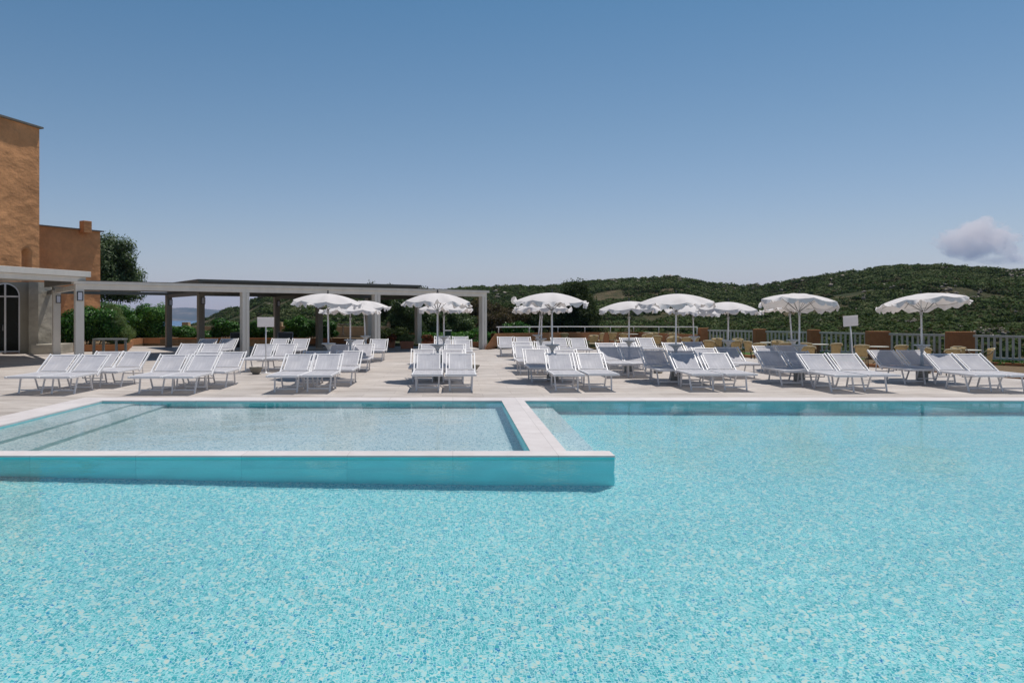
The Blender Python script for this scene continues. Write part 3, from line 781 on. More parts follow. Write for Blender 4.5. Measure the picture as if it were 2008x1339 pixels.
# entrance canopy and the grey wall below it
en = thing('entrance_porch', (0,0,0), 'grey porch with a flat roof edge and an arched glass door at the far left', 'porch')
Cc = Vector((-12.55, 27.05, 0)); cd = Vector((.335, .942, 0)); cn = Vector((-cd.y, cd.x, 0))
F0 = Cc-cd*12
poly = [(F0.x, F0.y), (Cc.x, Cc.y), (A2.x-.5, A2.y+.2), (-21.5, 33.6), (F0.x-9, F0.y+3)]
MB().prism(poly, 3.0, 3.05).build('roof', M['pergola'], en)
MB().beam(F0+cn*-.03+Vector((0,0,2.80)), Cc+cn*-.03+Vector((0,0,2.80)), .12, .17).build('fascia', M['pergola'], en, .008)
MB().beam(F0-cn*.07+Vector((0,0,2.985)), Cc+cd*.12-cn*.07+Vector((0,0,2.985)), .26, .19).build('gutter', M['pergola'], en, .01)
e2 = (Vector((A2.x-.5, A2.y+.2, 0))-Cc)
MB().beam(Cc+e2.normalized()*.1+Vector((0,0,2.86)), Cc+e2+Vector((0,0,2.86)), .16, .28).build('end_fascia', M['pergola_dark'], en)
# door wall: runs at px 0..40, D~33
Wa = Vector((-22.5, 30.9, 0)); Wb = Vector((-17.75, 33.6, 0)); we = (Wb-Wa).normalized(); wn_ = Vector((we.y, -we.x, 0))
def archwall():
    """wall with an arched opening, as a polygon strip extruded"""
    Lw = (Wb-Wa).length; cu = 4.455; hw_ = .54; zs = 2.40; ht = 2.99
    arc = [(cu+hw_*math.cos(t), zs+hw_*math.sin(t)) for t in np.linspace(0, PI, 19)]
    inner = [(cu+hw_, 0)]+arc+[(cu-hw_, 0)]
    outer = [(Lw, 0), (Lw, ht)]+[(cu+1.1*math.cos(t)*1.0, ht) for t in np.linspace(.5, PI-.5, 15)]+[(0, ht), (0, 0)]
    outer = [(Lw, 0)]+[(min(Lw, max(0, cu+4*math.cos(t))), ht) if True else 0 for t in np.linspace(0, PI, 19)]+[(0, 0)]
    P = []; Q = []
    for dep in (0, .3):
        for u, z in inner+outer:
            p = Wa+we*u-wn_*dep; P.append((p.x, p.y, z))
    k = len(inner); K = 2*k
    for i in range(k-1):
        Q.append((i, i+1, k+i+1, k+i)); Q.append((K+i, K+k+i, K+k+i+1, K+i+1)); Q.append((i, K+i, K+i+1, i+1))
    return MB().add(P, Q), cu, hw_, zs
aw, cu, hw_, zs = archwall(); aw.build('door_wall', M['interior_wall'], en)
g = MB(); pts = [(cu+(hw_-.01)*math.cos(t), zs+(hw_-.01)*math.sin(t)) for t in np.linspace(0, PI, 19)]
pts = [(cu+hw_-.01, .02)]+pts+[(cu-hw_+.01, .02)]
g.add([tuple(Wa+we*u-wn_*.16+Vector((0,0,z))) for u, z in pts], [tuple(range(len(pts)))])
dr = g.build('glass_door', M['dark_glass'], en)
fr = MB()
def P3(u, z, dep=.06): return Wa+we*u-wn_*dep+Vector((0,0,z))
for i in range(len(pts)-1): fr.beam(P3(*pts[i]), P3(*pts[i+1]), .08, .10, wn_)
fr.beam(P3(cu, .02), P3(cu, zs+hw_-.03), .07, .17, wn_); fr.beam(P3(cu-hw_, 2.38), P3(cu+hw_, 2.38), .06, .10, wn_)
fr.beam(P3(cu-hw_, .08), P3(cu+hw_, .08), .05, .12, wn_)
fr.build('door_frame', M['white_frame'], dr)
MB().tube([P3(cu-.08, .95, .05), P3(cu-.08, 1.2, .05)], .015, 8).build('door_handle', M['steel'], dr)
# rounded buttress wall right of the door, facing the sun
Bp = [Vector((-18.25, 33.35, 0)), Vector((-17.95, 33.0, 0)), Vector((-17.35, 33.15, 0)), Vector((-16.9, 33.9, 0)), Vector((-17.2, 36.0, 0)), Vector((-17.9, 37.6, 0)), Vector((-19.3, 37.9, 0)), Vector((-19.4, 34, 0))]
Bp = [Vector((-17.85, 33.5, 0)), Vector((-17.7, 33.2, 0)), Vector((-17.35, 33.3, 0)), Vector((-17.15, 34.0, 0)), Vector((-17.75, 35.2, 0)), Vector((-18.6, 37, 0)), Vector((-19.4, 36, 0))]
MB().prism([(p.x, p.y) for p in Bp], 0, 2.992).build('buttress', M['beige_wall'], en)
MB().prism([(-17.2, 32.4), (-16.3, 32.9), (-16.4, 34.4), (-17.1, 34.4)], 0, .40).build('low_plinth', M['beige_wall'], en, .02)

# ------------------------------------------------------------------ vegetation helpers
def leafcloud(blobs, nl, size, seed, wid=.45, droop=.2, jitter=.35, shell=2.0):
    r_ = np.random.default_rng(seed)
    bl = np.array(blobs, dtype=float); vol = bl[:,3]*bl[:,4]*bl[:,5]; vol = vol**.8; vol /= vol.sum()
    idx = r_.choice(len(bl), nl, p=vol); c = bl[idx, :3]; rr = bl[idx, 3:]
    dr_ = r_.normal(size=(nl, 3)); dr_ /= np.linalg.norm(dr_, axis=1)[:, None]
    rad = r_.random(nl)**(1/shell/1.5)
    p = c+dr_*rr*rad[:, None]*(1+.12*r_.normal(size=(nl, 1)))
    nn = dr_+r_.normal(size=(nl, 3))*jitter+np.array([0, 0, .25]); nn /= np.linalg.norm(nn, axis=1)[:, None]
    t = r_.normal(size=(nl, 3)); t -= nn*(t*nn).sum(1)[:, None]; t /= np.linalg.norm(t, axis=1)[:, None]
    b = np.cross(nn, t); s = size*(.6+.8*r_.random(nl))[:, None]
    V_ = np.stack([p-t*s, p+b*s*wid+nn*s*.15, p+t*s-np.array([0,0,1])*s*droop, p-b*s*wid+nn*s*.15], 1).reshape(-1, 3)
    clump = np.repeat(r_.random(len(bl))[idx], 4)
    sh = np.repeat(np.clip(.45+.28*r_.normal(size=nl), 0, 1), 4)*.75+clump*.25
    q = np.arange(nl*4).reshape(-1, 4)
    return V_, q, sh
def plant(name, blobs, nl, size, mat, seed, label, cat, group=None, stems=None, **kw):
    x0 = np.mean([b[0] for b in blobs]); y0 = np.mean([b[1] for b in blobs])
    zb = min(b[2]-b[5] for b in blobs)
    t = thing(name, (x0, y0, 0), label, cat, group)
    V_, q, sh = leafcloud(blobs, nl, size, seed, **kw)
    V_ = V_-np.array([x0, y0, 0])
    npmesh('foliage', V_, q, mat, t, attr=sh)
    st = MB(); r_ = random.Random(seed)
    gz = min(0, zb) if stems is None else stems
    for b in blobs[:10]:
        e = Vector((b[0]-x0, b[1]-y0, b[2])); s0 = Vector((e.x*.25, e.y*.25, gz))
        mid = (s0+e)/2+Vector((r_.uniform(-.1, .1), r_.uniform(-.1, .1), 0))*b[5]
        th = max(.012, .035*b[3])
        st.tube([s0, mid, e], [th*1.6, th, th*.5], 6)
    st.build('stems' if cat != 'tree' else 'trunk', M['bark'], t)
    return t
def blobset(cx, cy, cz, rx, ry, rz, n_, seed, k=.42):
    r_ = random.Random(seed); out = [(cx, cy, cz, rx*.7, ry*.7, rz*.7)]
    for i in range(n_):
        a = r_.uniform(0, 2*PI); e = math.asin(r_.uniform(-.75, 1)); q = r_.uniform(.55, .95); s = k*r_.uniform(.6, 1.15)
        out.append((cx+rx*q*math.cos(e)*math.cos(a), cy+ry*q*math.cos(e)*math.sin(a), cz+rz*q*math.sin(e), rx*s, ry*s, rz*s))
    return out

# planter walls of orange render along the back of the terrace
def wallrun(name, pts, th, z0, z1, mat, label, cat, cap=None, group=None):
    t = thing(name, (0,0,0), label, cat, group)
    m_ = MB(); cm = MB()
    L_, R_ = [], []
    for i, p in enumerate(pts):
        p = Vector((p[0], p[1], 0))
        a = Vector((*pts[max(0, i-1)], 0)); b = Vector((*pts[min(len(pts)-1, i+1)], 0))
        t_ = (b-a).normalized(); nn = Vector((-t_.y, t_.x, 0))
        L_.append(p); R_.append(p+nn*th)
    for i in range(len(pts)-1):
        q = [L_[i], L_[i+1], R_[i+1], R_[i]]
        P = [(v.x, v.y, z0) for v in q]+[(v.x, v.y, z1) for v in q]
        m_.add(P, [(3,2,1,0), (4,5,6,7), (0,1,5,4), (2,3,7,6)])
        if i == 0: m_.add(P, [(0,4,7,3)])
        if i == len(pts)-2: m_.add(P, [(1,2,6,5)])
    m_.build('wall', mat, t)
    if cap:
        for i in range(len(pts)-1):
            a = L_[i]*.5+R_[i]*.5; b = L_[i+1]*.5+R_[i+1]*.5
            cm.beam(a+Vector((0,0,z1+.02)), b+Vector((0,0,z1+.02)), th+.05, .036)
        cm.build('cap', cap, t)
    return t
pl1 = [(-17.0, 32.6), (-15.9, 34.2), (-14.56, 35.6)]
pl1 = [(at(112, 34.4), 34.4), (at(180, 34.9), 34.9), (at(250, 35.4), 35.4)]
wallrun('planter_wall', pl1, .16, 0, .30, M['orange_low'], 'low orange planter wall below the glossy bush beside the entrance', 'planter wall', group='low orange planter walls')
wallrun('planter_wall', [(at(250.3, 35.56), 35.56), (at(257, 39), 39), (at(262, 43), 43), (at(280, 44.9), 44.9)], .16, 0, .31, M['orange_low'], 'short return of the orange planter wall curving back from the feathery shrub', 'planter wall', group='low orange planter walls')
wallrun('planter_wall', [(at(281, 44.95), 44.95), (at(330, 45.2), 45.2), (at(500, 45.0), 45.0), (at(722, 44.4), 44.4)], .16, 0, .31, M['orange_low'], 'long low orange planter wall running behind the pergola', 'planter wall', group='low orange planter walls')
wallrun('planter_wall', [(at(852, 41), 41), (at(948, 40), 40)], .16, 0, .24, M['orange_low'], 'short orange planter wall behind the farthest centre loungers', 'planter wall', group='low orange planter walls')
struct(MB().prism([(at(120,35.2), 35.2), (at(250,35.6), 35.6), (at(262,43), 43), (at(282,45.15), 45.15), (at(720,44.7), 44.7), (at(720,50), 50), (-26, 50), (-21, 40)], -.2, .22).build('planting_soil', M['soil']))
struct(MB().prism([(-3.5, 42), (at(850,41.2), 41.2), (at(948,40.2), 40.2), (2.2, 37.4), (8, 43), (8, 60), (-4, 60)], -.3, .1).build('shaded_ground_cover', M['under']))
# parapet behind the planter
wallrun('parapet_wall', [(at(270,50), 50), (at(500,50.2), 50.2), (at(764,49.2), 49.2)], .25, -1, .86, M['ochre_wall'], 'long ochre parapet wall with a pale cap behind the planter shrubs', 'wall', M['cream_cap'])
for u in (364, 547):
    MB_ = MB().box(at(u-6, 49.9), at(u+6, 49.9), 49.75, 50.25, .9, 1.16); o = MB_.build('parapet_block', M['ochre_wall'], None, .01)
    tag(o, 'small ochre block on the parapet ' + ('left of the left corner column' if u == 364 else 'beside the left blank sign'), 'wall block', 'small blocks on the parapet')
o = MB().lathe([(.10, 0), (.12, .03), (.12, .16), (.07, .2), (.09, .27), (.03, .33)], (at(762, 49.1), 49.35, .9), 14).build('finial', M['ochre_wall'])
tag(o, 'rounded ochre finial at the right end of the parapet', 'finial')
wallrun('low_ledge', [(at(745, 47), 47), (at(830, 46.5), 46.5), (at(950, 44), 44), (at(985, 41.6), 41.6)], .2, -.3, .48, M['ochre_wall'], 'low ochre ledge running behind the centre loungers to the sloping orange wall', 'wall', M['orange_low'])
# ochre block wall right end of parapet
o = MB().lathe([(.16, .2), (.05, .25), (.04, .7), (.05, .72), (.32, .76), (.34, .80), (.30, .82)], (at(672.5, 46), 46, .27), 18).build('bird_bath', M['cream_cap'])
tag(o, 'slim stone bird bath standing behind the orange planter wall', 'bird bath')

# hedge and shrubs
def boxblobs(x0, x1, y0, y1, z0, z1, n_, seed, r_s=.45):
    r_ = random.Random(seed)
    return [(r_.uniform(x0, x1), r_.uniform(y0, y1), r_.uniform(z0, z1), r_s*r_.uniform(.8, 1.3), r_s*r_.uniform(.8, 1.3), r_s*r_.uniform(.7, 1.2)) for _ in range(n_)]
plant('clipped_hedge', boxblobs(at(200,46.5), at(318,46.5), 45.9, 47.2, .5, 1.95, 60, 1, .45), 34000, .07, M['hedge'], 5, 'tall dense green hedge between the orange wing and the pergola', 'hedge')
plant('glossy_bush', blobset(at(170,36.6), 36.9, 1.05, 1.65, .8, .95, 26, 2, .34), 22000, .06, M['glossy'], 6, 'rounded glossy green bush in the planter below the orange wing', 'shrub')
plant('feathery_shrub', blobset(at(237,36.8), 36.9, .75, .62, .6, .75, 14, 3, .45)+blobset(at(217,38.5), 38.4, 1.35, .75, .6, .85, 10, 31, .45), 30000, .075, M['tamarisk'], 7, 'pale green feathery shrub at the planter corner', 'shrub', wid=.08, jitter=1.2, droop=.5)
sp = [(352, .72, 1.5, 'bushy green shrub beside the left corner column of the pergola'), (400, .45, .9, 'small dark shrub low in the planter behind the second column'), (437, 1.0, 1.7, 'tall leafy shrub with pale flowers in the planter'),
      (466, .6, 1.0, 'small leafy shrub left of the grey double column'), (505, .95, 1.2, 'leafy shrub behind the left blank sign'), (530, .55, .9, 'small green shrub just right of the left blank sign'),
      (580, 1.15, 1.4, 'round bright green shrub left of the dark pergola column'), (622, .85, 1.0, 'green shrub behind the dark pergola column'), (640, .95, 1.1, 'green shrub beside the leftmost parasol pole')]
for i, (u, h_, wd_, lab) in enumerate(sp):
    x = at(u, 46.2); plant('planter_shrub', blobset(x, 46.2+.1*(i % 3), .22+h_*.55, wd_*.62, .5, h_*.58, 10, 40+i, .5), int(5200*wd_), .065, M['glossy'] if i % 3 else M['hedge'], 60+i, lab, 'shrub', 'shrubs in the long orange planter')
# left tree behind the wing
plant('holm_oak', blobset(at(186,58), 59, 4.7, 2.85, 2.2, 2.7, 34, 5, .36)+[(at(252,58), 58.5, 3.0, 1.0, .8, .5)], 42000, .10, M['olive'], 12, 'dark rounded evergreen tree rising behind the orange wing', 'tree', stems=-1)
# trees and shrubs behind the terrace
tr = [
 ('juniper_tree', 1118, 58, 1.6, 2.0, 1.4, 2.25, M['juniper'], 22000, .075, 'tall dark juniper tree behind the white railing', 'tree'),
 ('juniper_tree', 1066, 60, .9, 1.7, 1.4, 2.0, M['juniper'], 16000, .075, 'lower dark juniper left of the tallest one', 'tree'),
 ('juniper_tree', 1155, 57, .2, 1.3, 1.2, 1.9, M['juniper'], 12000, .075, 'dark juniper at the right flank of the tallest one', 'tree'),
 ('juniper_tree', 1034, 57, .7, 1.5, 1.3, 1.7, M['juniper'], 14000, .075, 'low spreading juniper at the left end of the juniper group', 'tree'),
 ('dry_bush', 1006, 60, 1.0, 1.5, 1.2, 1.5, M['juniper'], 11000, .075, 'dark scrubby bush behind the small fresh green bush', 'shrub'),
 ('green_bush', 1018, 50, .45, .9, .7, .75, M['glossy'], 7000, .065, 'small fresh green bush left of the junipers behind the railing', 'shrub'),
 ('dry_bush', 985, 56, .9, 2.0, 1.3, 1.4, M['dry'], 14000, .07, 'brown half dry bush between the pergola end and the junipers', 'shrub'),
 ('dry_bush', 948, 60, 1.6, 1.2, 1.2, 1.3, M['dry'], 8000, .07, 'tall brown bush directly right of the last pergola column', 'shrub'),
 ('olive_bush', 792, 50, 1.5, 1.15, 1.0, 1.25, M['olive'], 17000, .06, 'grey green olive bush left of the centre parasol', 'shrub'),
 ('olive_bush', 893, 51, 1.0, 1.35, 1.0, 1.1, M['olive'], 16000, .06, 'grey green olive bush right of the centre parasol pole', 'shrub'),
 ('olive_bush', 842, 50, .9, .95, .9, 1.0, M['olive'], 10000, .06, 'grey green olive bush directly behind the centre parasol pole', 'shrub'),
 ('dark_bush', 752, 56, 2.3, 1.4, 1.2, 1.7, M['juniper'], 12000, .075, 'dark bush above the right end of the parapet', 'shrub'),
 ('dark_bush', 828, 57, 2.0, 1.5, 1.2, 1.5, M['juniper'], 12000, .075, 'dark bush behind the olive bushes', 'shrub'),
 ('dark_bush', 925, 53, -.1, 1.4, 1.0, 1.0, M['hedge'], 12000, .065, 'dark green bush behind the last pergola column', 'shrub'),
 ('dark_bush', 770, 46.6, .2, 1.0, .8, .75, M['juniper'], 8000, .06, 'low dark bush under the finial of the parapet', 'shrub'),
 ('dark_bush', 878, 44.5, .25, 1.9, 1.0, .5, M['hedge'], 12000, .06, 'low dark hedge around the green bin', 'shrub'),
 ('dark_bush', 960, 43.5, .2, .8, .7, .5, M['hedge'], 6000, .06, 'low green plants in front of the sloping orange wall', 'shrub')]
for i, (nm, u, D_, z, rx, ry, rz, mt, nl, sz, lab, cat) in enumerate(tr):
    kw = dict(stems=-3) if D_ > 48 else {}
    plant(nm, blobset(at(u, D_), D_, z, rx, ry, rz, 22, 200+i, .36), nl, sz, mt, 300+i, lab, cat, 'trees and shrubs behind the terrace', jitter=.7, **kw)

# ------------------------------------------------------------------ right hand walls, railing, fence
rw = thing('terrace_wall', (0,0,0), 'orange terrace wall with a sloping left end behind the cane chairs', 'wall')
wp = [(at(971, 38), 38), (at(1100, 46), 46), (at(1250, 53), 53), (at(1368, 47), 47)]; wz = (.72, .60, .46, .44); hz_ = (1.03, .93, .83, .90)
m_ = MB()
for i in range(3):
    a, b = Vector((*wp[i], 0)), Vector((*wp[i+1], 0)); nn = Vector((-(b-a).y, (b-a).x, 0)).normalized()*.22
    q = [a, b, b+nn, a+nn]; P = [(v.x, v.y, -.8) for v in q]+[(v.x, v.y, wz[i+j]) for v, j in zip(q, (0, 1, 1, 0))]
    m_.add(P, [(4,5,6,7), (0,1,5,4), (2,3,7,6)])
a = Vector((at(951, 37.0), 37.0, 0)); b = Vector((*wp[0], 0)); nn = Vector((0, .22, 0))
m_.add([a, b, b+Vector((0,0,.72)), a+Vector((0,0,.03)), a+nn, b+nn, b+nn+Vector((0,0,.72)), a+nn+Vector((0,0,.03))], [(0,1,2,3), (3,2,6,7), (5,4,7,6), (0,3,7,4)])
m_.build('wall', M['orange_low'], rw)
rl = thing('white_railing', (0,0,0), 'thin white railing on top of the orange terrace wall', 'railing')
def along(px):
    best = None
    for i in range(3):
        a, b = wp[i], wp[i+1]
        for t in np.linspace(0, 1, 200):
            x = a[0]+(b[0]-a[0])*t; y = a[1]+(b[1]-a[1])*t+.11; e = abs(U0+F*x/y-px)
            if best is None or e < best[0]: best = (e, x, y, wz[i]+(wz[i+1]-wz[i])*t, hz_[i]+(hz_[i+1]-hz_[i])*t)
    return best[1:]
hp = [(along(p)[0], along(p)[1], along(p)[3]) for p in (974, 1100, 1250, 1374)]
MB().tube(hp, .026, 8).build('handrail', M['white_frame'], rl)
for px in (978, 1038, 1094, 1147, 1197, 1243, 1292, 1331, 1371):
    x, y, z0, z1 = along(px); MB().tube([(x, y, z0), (x, y, z1)], .02, 8).build('post', M['white_frame'], rl)
fl0 = Vector((15.06, 47.0, 0)); fl1 = Vector((23.7, 33.0, 0)); fd = (fl1-fl0).normalized(); fn = Vector((-fd.y, fd.x, 0))
def fpt(px):
    r_ = (px-U0)/F; t = (fl0.x-r_*fl0.y)/(r_*(fl1.y-fl0.y)-(fl1.x-fl0.x)); return fl0+(fl1-fl0)*t
pil = [(1371, 1389, 643, 'orange corner pillar where the white railing ends'), (1479, 1502, 645, 'narrow orange pillar, first along the grey fence'), (1586, 1607.5, 646.3, 'narrow orange pillar right behind the tipped back parasol pole'),
       (1701, 1744, 649.3, 'broad orange pillar right of the blank sign on the right'), (1859, 1909, 650.2, 'broad orange pillar nearest the right edge of the photo')]
for a_, b_, zt, lab in pil:
    p = fpt((a_+b_)/2); wdt = (b_-a_)*p.y/F; dp = .24
    zt = H-(zt-V0)*p.y/F
    m_ = MB().box(p.x-wdt/2, p.x+wdt/2-.06, p.y-dp, p.y+dp, -.6, zt)
    o = m_.build('fence_pillar', M['orange_low'], None, .03); tag(o, lab, 'pillar', 'orange pillars along the grey fence')
secs = [(1389, 1480, 'grey baluster fence panel farthest away, right of the corner pillar'), (1502, 1586.5, 'grey baluster fence panel between the two narrow pillars'), (1607.5, 1701.5, 'grey baluster fence panel behind the blank sign on the right'),
        (1744, 1859.5, 'grey baluster fence panel between the two broad pillars'), (1909, 2200, 'grey baluster fence panel at the right edge of the photo')]
for a_, b_, lab in secs:
    p, q = fpt(a_), fpt(b_); t = thing('baluster_fence', (0,0,0), lab, 'fence', 'grey fence panels between the orange pillars')
    dd = (q-p).normalized()
    MB().beam(p+Vector((0,0,.70)), q+Vector((0,0,.70)), .11, .095).build('top_rail', M['rail_grey'], t, .006)
    MB().beam(p+Vector((0,0,-.24)), q+Vector((0,0,-.24)), .09, .09).build('bottom_rail', M['rail_grey'], t, .006)
    L_ = (q-p).length; k = max(2, int(L_/.235)); pr_ = None
    for i in range(k):
        c = p+dd*(L_*(i+.5)/k)
        if pr_ is None: pr_ = MB().obox((0, 0, .23), dd*.04, Vector((-dd.y, dd.x, 0))*.025, (0, 0, .424)).build('baluster', M['rail_grey'], t)
        else:
            nb = pr_.copy(); C.objects.link(nb); nb.parent = t; pr_2 = nb; nb.location = c
        if i == 0: pr_.location = c
kb = MB()
for p, q in (((13.3, 37, -.30), (17.3, 24, -.28)), ((17.3, 24, -.28), (18.95, 15.4, -.25))): kb.beam(p, q, .18, .16)
o = kb.build('kerb', M['orange_low'], None, .01); tag(o, 'low orange kerb along the right edge of the deck', 'kerb')
kb = MB(); kb.beam(fl0+fd*1.2+fn*-.5+Vector((0,0,-.48)), fl1-fn*.5+fd*5+Vector((0,0,-.48)), .2, .2)
o = kb.build('kerb', M['orange_low'], None, .01); tag(o, 'brown kerb at the foot of the grey fence', 'kerb')
gr = MB(); gr.add([(13.6, 36.6, -.42), (15.0, 32.4, -.42), (19.2, 36.9, -.42), (15.6, 44.6, -.42), (14.6, 44.9, -.42)], [(0,1,2,3,4)]); struct(gr.build('grass_patch', M['grass']))
V_, q, sh = leafcloud([(*(fl0+fd*t-fn*.1).xy, -.42, .5, .5, .13) for t in np.linspace(0, 22, 50)], 22000, .06, 77)
o = npmesh('ground_cover', V_, q, M['hedge'], attr=sh); tag(o, 'low dark ground cover under the grey fence', 'ground cover', kind='stuff')

# ------------------------------------------------------------------ cane chairs and cafe tables
def make_chair():
    t = thing('cane_chair', (0,0,0), 'x', 'chair', 'tan cane armchairs at the cafe tables')
    # faces +y; back at y=-.22
    P = []; Q = []; nu, nv = 9, 6
    for j in range(nv):
        for i in range(nu):
            a = (-1+2*i/(nu-1)); z = .46+.40*j/(nv-1); hw_ = .19+.035*j/(nv-1)
            P.append((a*hw_, -.20-.05*j/(nv-1)+.07*a*a, z))
    for j in range(nv-1):
        for i in range(nu-1): Q.append((j*nu+i, j*nu+i+1, (j+1)*nu+i+1, (j+1)*nu+i))
    o_ = MB().add(P, Q, True).build('backrest', M['rattan'], t); sm = o_.modifiers.new('s', 'SOLIDIFY'); sm.thickness = .02
    MB().tube([(-.25, -.16, .80), (-.23, -.20, .86), (-.1, -.255, .885), (.1, -.255, .885), (.23, -.20, .86), (.25, -.16, .80)], .022, 8).build('top_roll', M['cream_seat'], t)
    MB().lathe([(.20, .425), (.225, .44), (.225, .465), (.20, .48)], (0, 0, 0), 16).build('seat', M['cream_seat'], t)
    for s in (-1, 1):
        MB().tube([(s*.235, -.19, .84), (s*.27, -.05, .70), (s*.27, .12, .66), (s*.25, .20, .58), (s*.22, .19, .44)], .014, 6).build('armrest', M['rattan_dark'], t)
        for yy in (-.18, .17):
            MB().tube([(s*.19, yy, .45), (s*.21, yy*1.12, 0)], .016, 6).build('leg', M['rattan_dark'], t)
    MB().tube([(-.19, .17, .22), (.19, .17, .22)], .010, 6).tube([(-.19, -.18, .22), (.19, -.18, .22)], .010, 6).tube([(-.2, -.18, .26), (-.2, .17, .26)], .010, 6).tube([(.2, -.18, .26), (.2, .17, .26)], .010, 6).build('stretcher', M['rattan'], t)
    index(t); return t
def make_cafe():
    t = thing('cafe_table', (0,0,0), 'x', 'table', 'round cafe tables with cream tops')
    MB().lathe([(.35, .715), (.37, .72), (.37, .74), (.355, .745)], (0,0,0), 28).build('table_top', M['cafe_top'], t)
    MB().lathe([(.03, .03), (.03, .715)], (0,0,0), 12).build('pedestal', M['rattan_dark'], t)
    m_ = MB()
    for k in range(4):
        a = PI/4+k*PI/2; m_.tube([(0, 0, .20), (.14*math.cos(a), .14*math.sin(a), .12), (.28*math.cos(a), .28*math.sin(a), .012)], .016, 6)
    m_.build('feet', M['rattan_dark'], t); index(t); return t
chair = make_chair(); cafe = make_cafe()
chairs = [ # u, v_top, facing rotation (0 = faces away from camera), label
 (1001,654,-1.4,'cane chair turned sideways at the left end of the orange terrace wall'), (1017,656,-.2,'cane chair left of the leftmost cafe table, seen from behind'), (1049,654.5,1.3,'cane chair facing left at the leftmost cafe table'),
 (1070.5,652.5,.1,'cane chair seen from behind, between the leftmost two cafe tables'), (1105,652.8,.1,'cane chair seen from behind, right of the second cafe table'), (1134,651.3,-.1,'cane chair left of the third cafe table against the orange wall'),
 (1163,656.5,2.8,'cane chair facing the camera behind the third cafe table'), (1175,652.4,.9,'cane chair facing left just before the bare stretch of orange wall'), (1202,651.4,-.3,'cane chair just right of the bare stretch of orange wall'),
 (1224,653.2,-.5,'cane chair left of the small parasol pole'), (1256,655,1.0,'cane chair right of the small parasol pole'), (1212,653,1.2,'cane chair half hidden, facing left beside the fourth cafe table'),
 (1283,651.5,3.0,'far cane chair facing the camera under the railing'), (1287,657.4,0,'near cane chair seen squarely from behind, left of the large parasol'), (1306,661,.8,'cane chair turned left beside the large parasol pole'),
 (1315,652.3,2.3,'far cane chair tilted towards the camera, left of the large parasol pole'), (1343,660.7,.1,'cane chair seen from behind, right of the large parasol pole'), (1324,658.5,3.1,'cane chair facing the camera behind the table at the large parasol pole'),
 (1360,659.4,.7,'cane chair by the far parasol pole near the corner pillar'), (1269,653.5,.4,'cane chair among the far tables below the railing'),
 (1394,666.3,-.8,'cane chair left of the table under the farthest fence panel'), (1406,662.4,2.8,'cane chair behind the table under the farthest fence panel'), (1438,666.5,.2,'cane chair right of the parasol pole, seen from behind'), (1444,663.2,2.5,'cane chair facing the camera right of the parasol over the fence'),
 (1473,667.8,-1.2,'cane chair turned sideways in front of the first narrow pillar'), (1487,671.5,-.1,'cane chair seen from behind in front of the first narrow pillar'), (1527,667.2,3.0,'cane chair facing the camera behind the leaning parasol'), (1535,670.4,.1,'cane chair seen from behind left of the leaning parasol'),
 (1581,671,-.6,'cane chair in front of the second narrow pillar'), (1584,677,-.4,'nearer cane chair in front of the second narrow pillar'), (1634,671.5,.2,'cane chair seen from behind left of the blank sign on the right'), (1688,674.8,-.3,'cane chair right of the blank sign pole'),
 (1761,675.2,.1,'cane chair seen from behind right of the broad pillar'), (1823,680,-1.3,'cane chair turned sideways right of the rightmost parasol pole'), (1862,682.6,-.05,'cane chair seen from behind in front of the rightmost broad pillar'),
 (1886,679.3,3.1,'cane chair facing the camera in front of the rightmost broad pillar'), (1930,681.6,1.3,'rightmost cane chair, facing left by the grey fence')]
for i, (u, v, rz, lab) in enumerate(chairs):
    D_ = F*(H-.905+.33)/(v-V0); x_ = at(u, D_); z_ = -.33; o = chair if i == 0 else dup(chair)
    o.location = (x_, D_, z_); o.rotation_euler = (0, 0, rz); o['label'] = lab
tabs = [(1036,656.4,'leftmost'), (1087,655.6,'second from the left'), (1155,654.3,'third from the left'), (1240,654.7,'fourth from the left, by the small parasol pole'), (1272,651.7,'farthest one under the railing'), (1301,653.7,'far one left of the large parasol pole'),
        (1323,661.3,'one crossed by the large parasol pole'), (1415,667,'one under the farthest fence panel'), (1508,671,'one in front of the fence between the narrow pillars'), (1606,674.5,'one between the tipped back parasol and the blank sign'),
        (1722,679,'one in front of the broad pillar'), (1900,685.6,'rightmost')]
for i, (u, v, lab) in enumerate(tabs):
    D_ = F*(H-.745+.33)/(v-V0); x_ = at(u, D_); z_ = -.33; o = cafe if i == 0 else dup(cafe)
    o.location = (x_, D_, z_); o['label'] = 'round cream topped cafe table, ' + lab

# ------------------------------------------------------------------ blank signs, bowls, pots, bench, dark chairs, bin
def sign(u, D_, v0, v1, w_, ub, lab, yaw, roll, foot=None):
    z1 = H-(v0-V0)*D_/F; z0 = H-(v1-V0)*D_/F
    xb = at(ub, D_); t = thing('blank_sign', (xb, D_, 0), lab, 'sign', 'blank white signs on poles')
    dx = at(u, D_)-xb
    o = MB().box(-w_/2, w_/2, -.012, .012, -(z1-z0)/2, (z1-z0)/2).build('board', M['board'], t, .003)
    o.location = (dx, 0, (z0+z1)/2); o.rotation_euler = (0, roll, yaw)
    MB().tube([(0, .02, .02), (dx, .02, z0+.05)], .017, 10).build('pole', M['white_frame'], t)
    MB().lathe([(.14, 0), (.14, .012), (.03, .02), (.025, .05)], (0, .02, 0), 20).build('foot', M['white_frame'], t)
sign(521, 21.95, 622, 641, .46, 521, 'blank white rectangular sign on an upright white pole, left of the leftmost parasol', 0, 0)
sign(1668, 21.3, 619, 639.5, .50, 1676, 'blank white sign on a leaning white pole in front of the grey fence', .35, -.06)
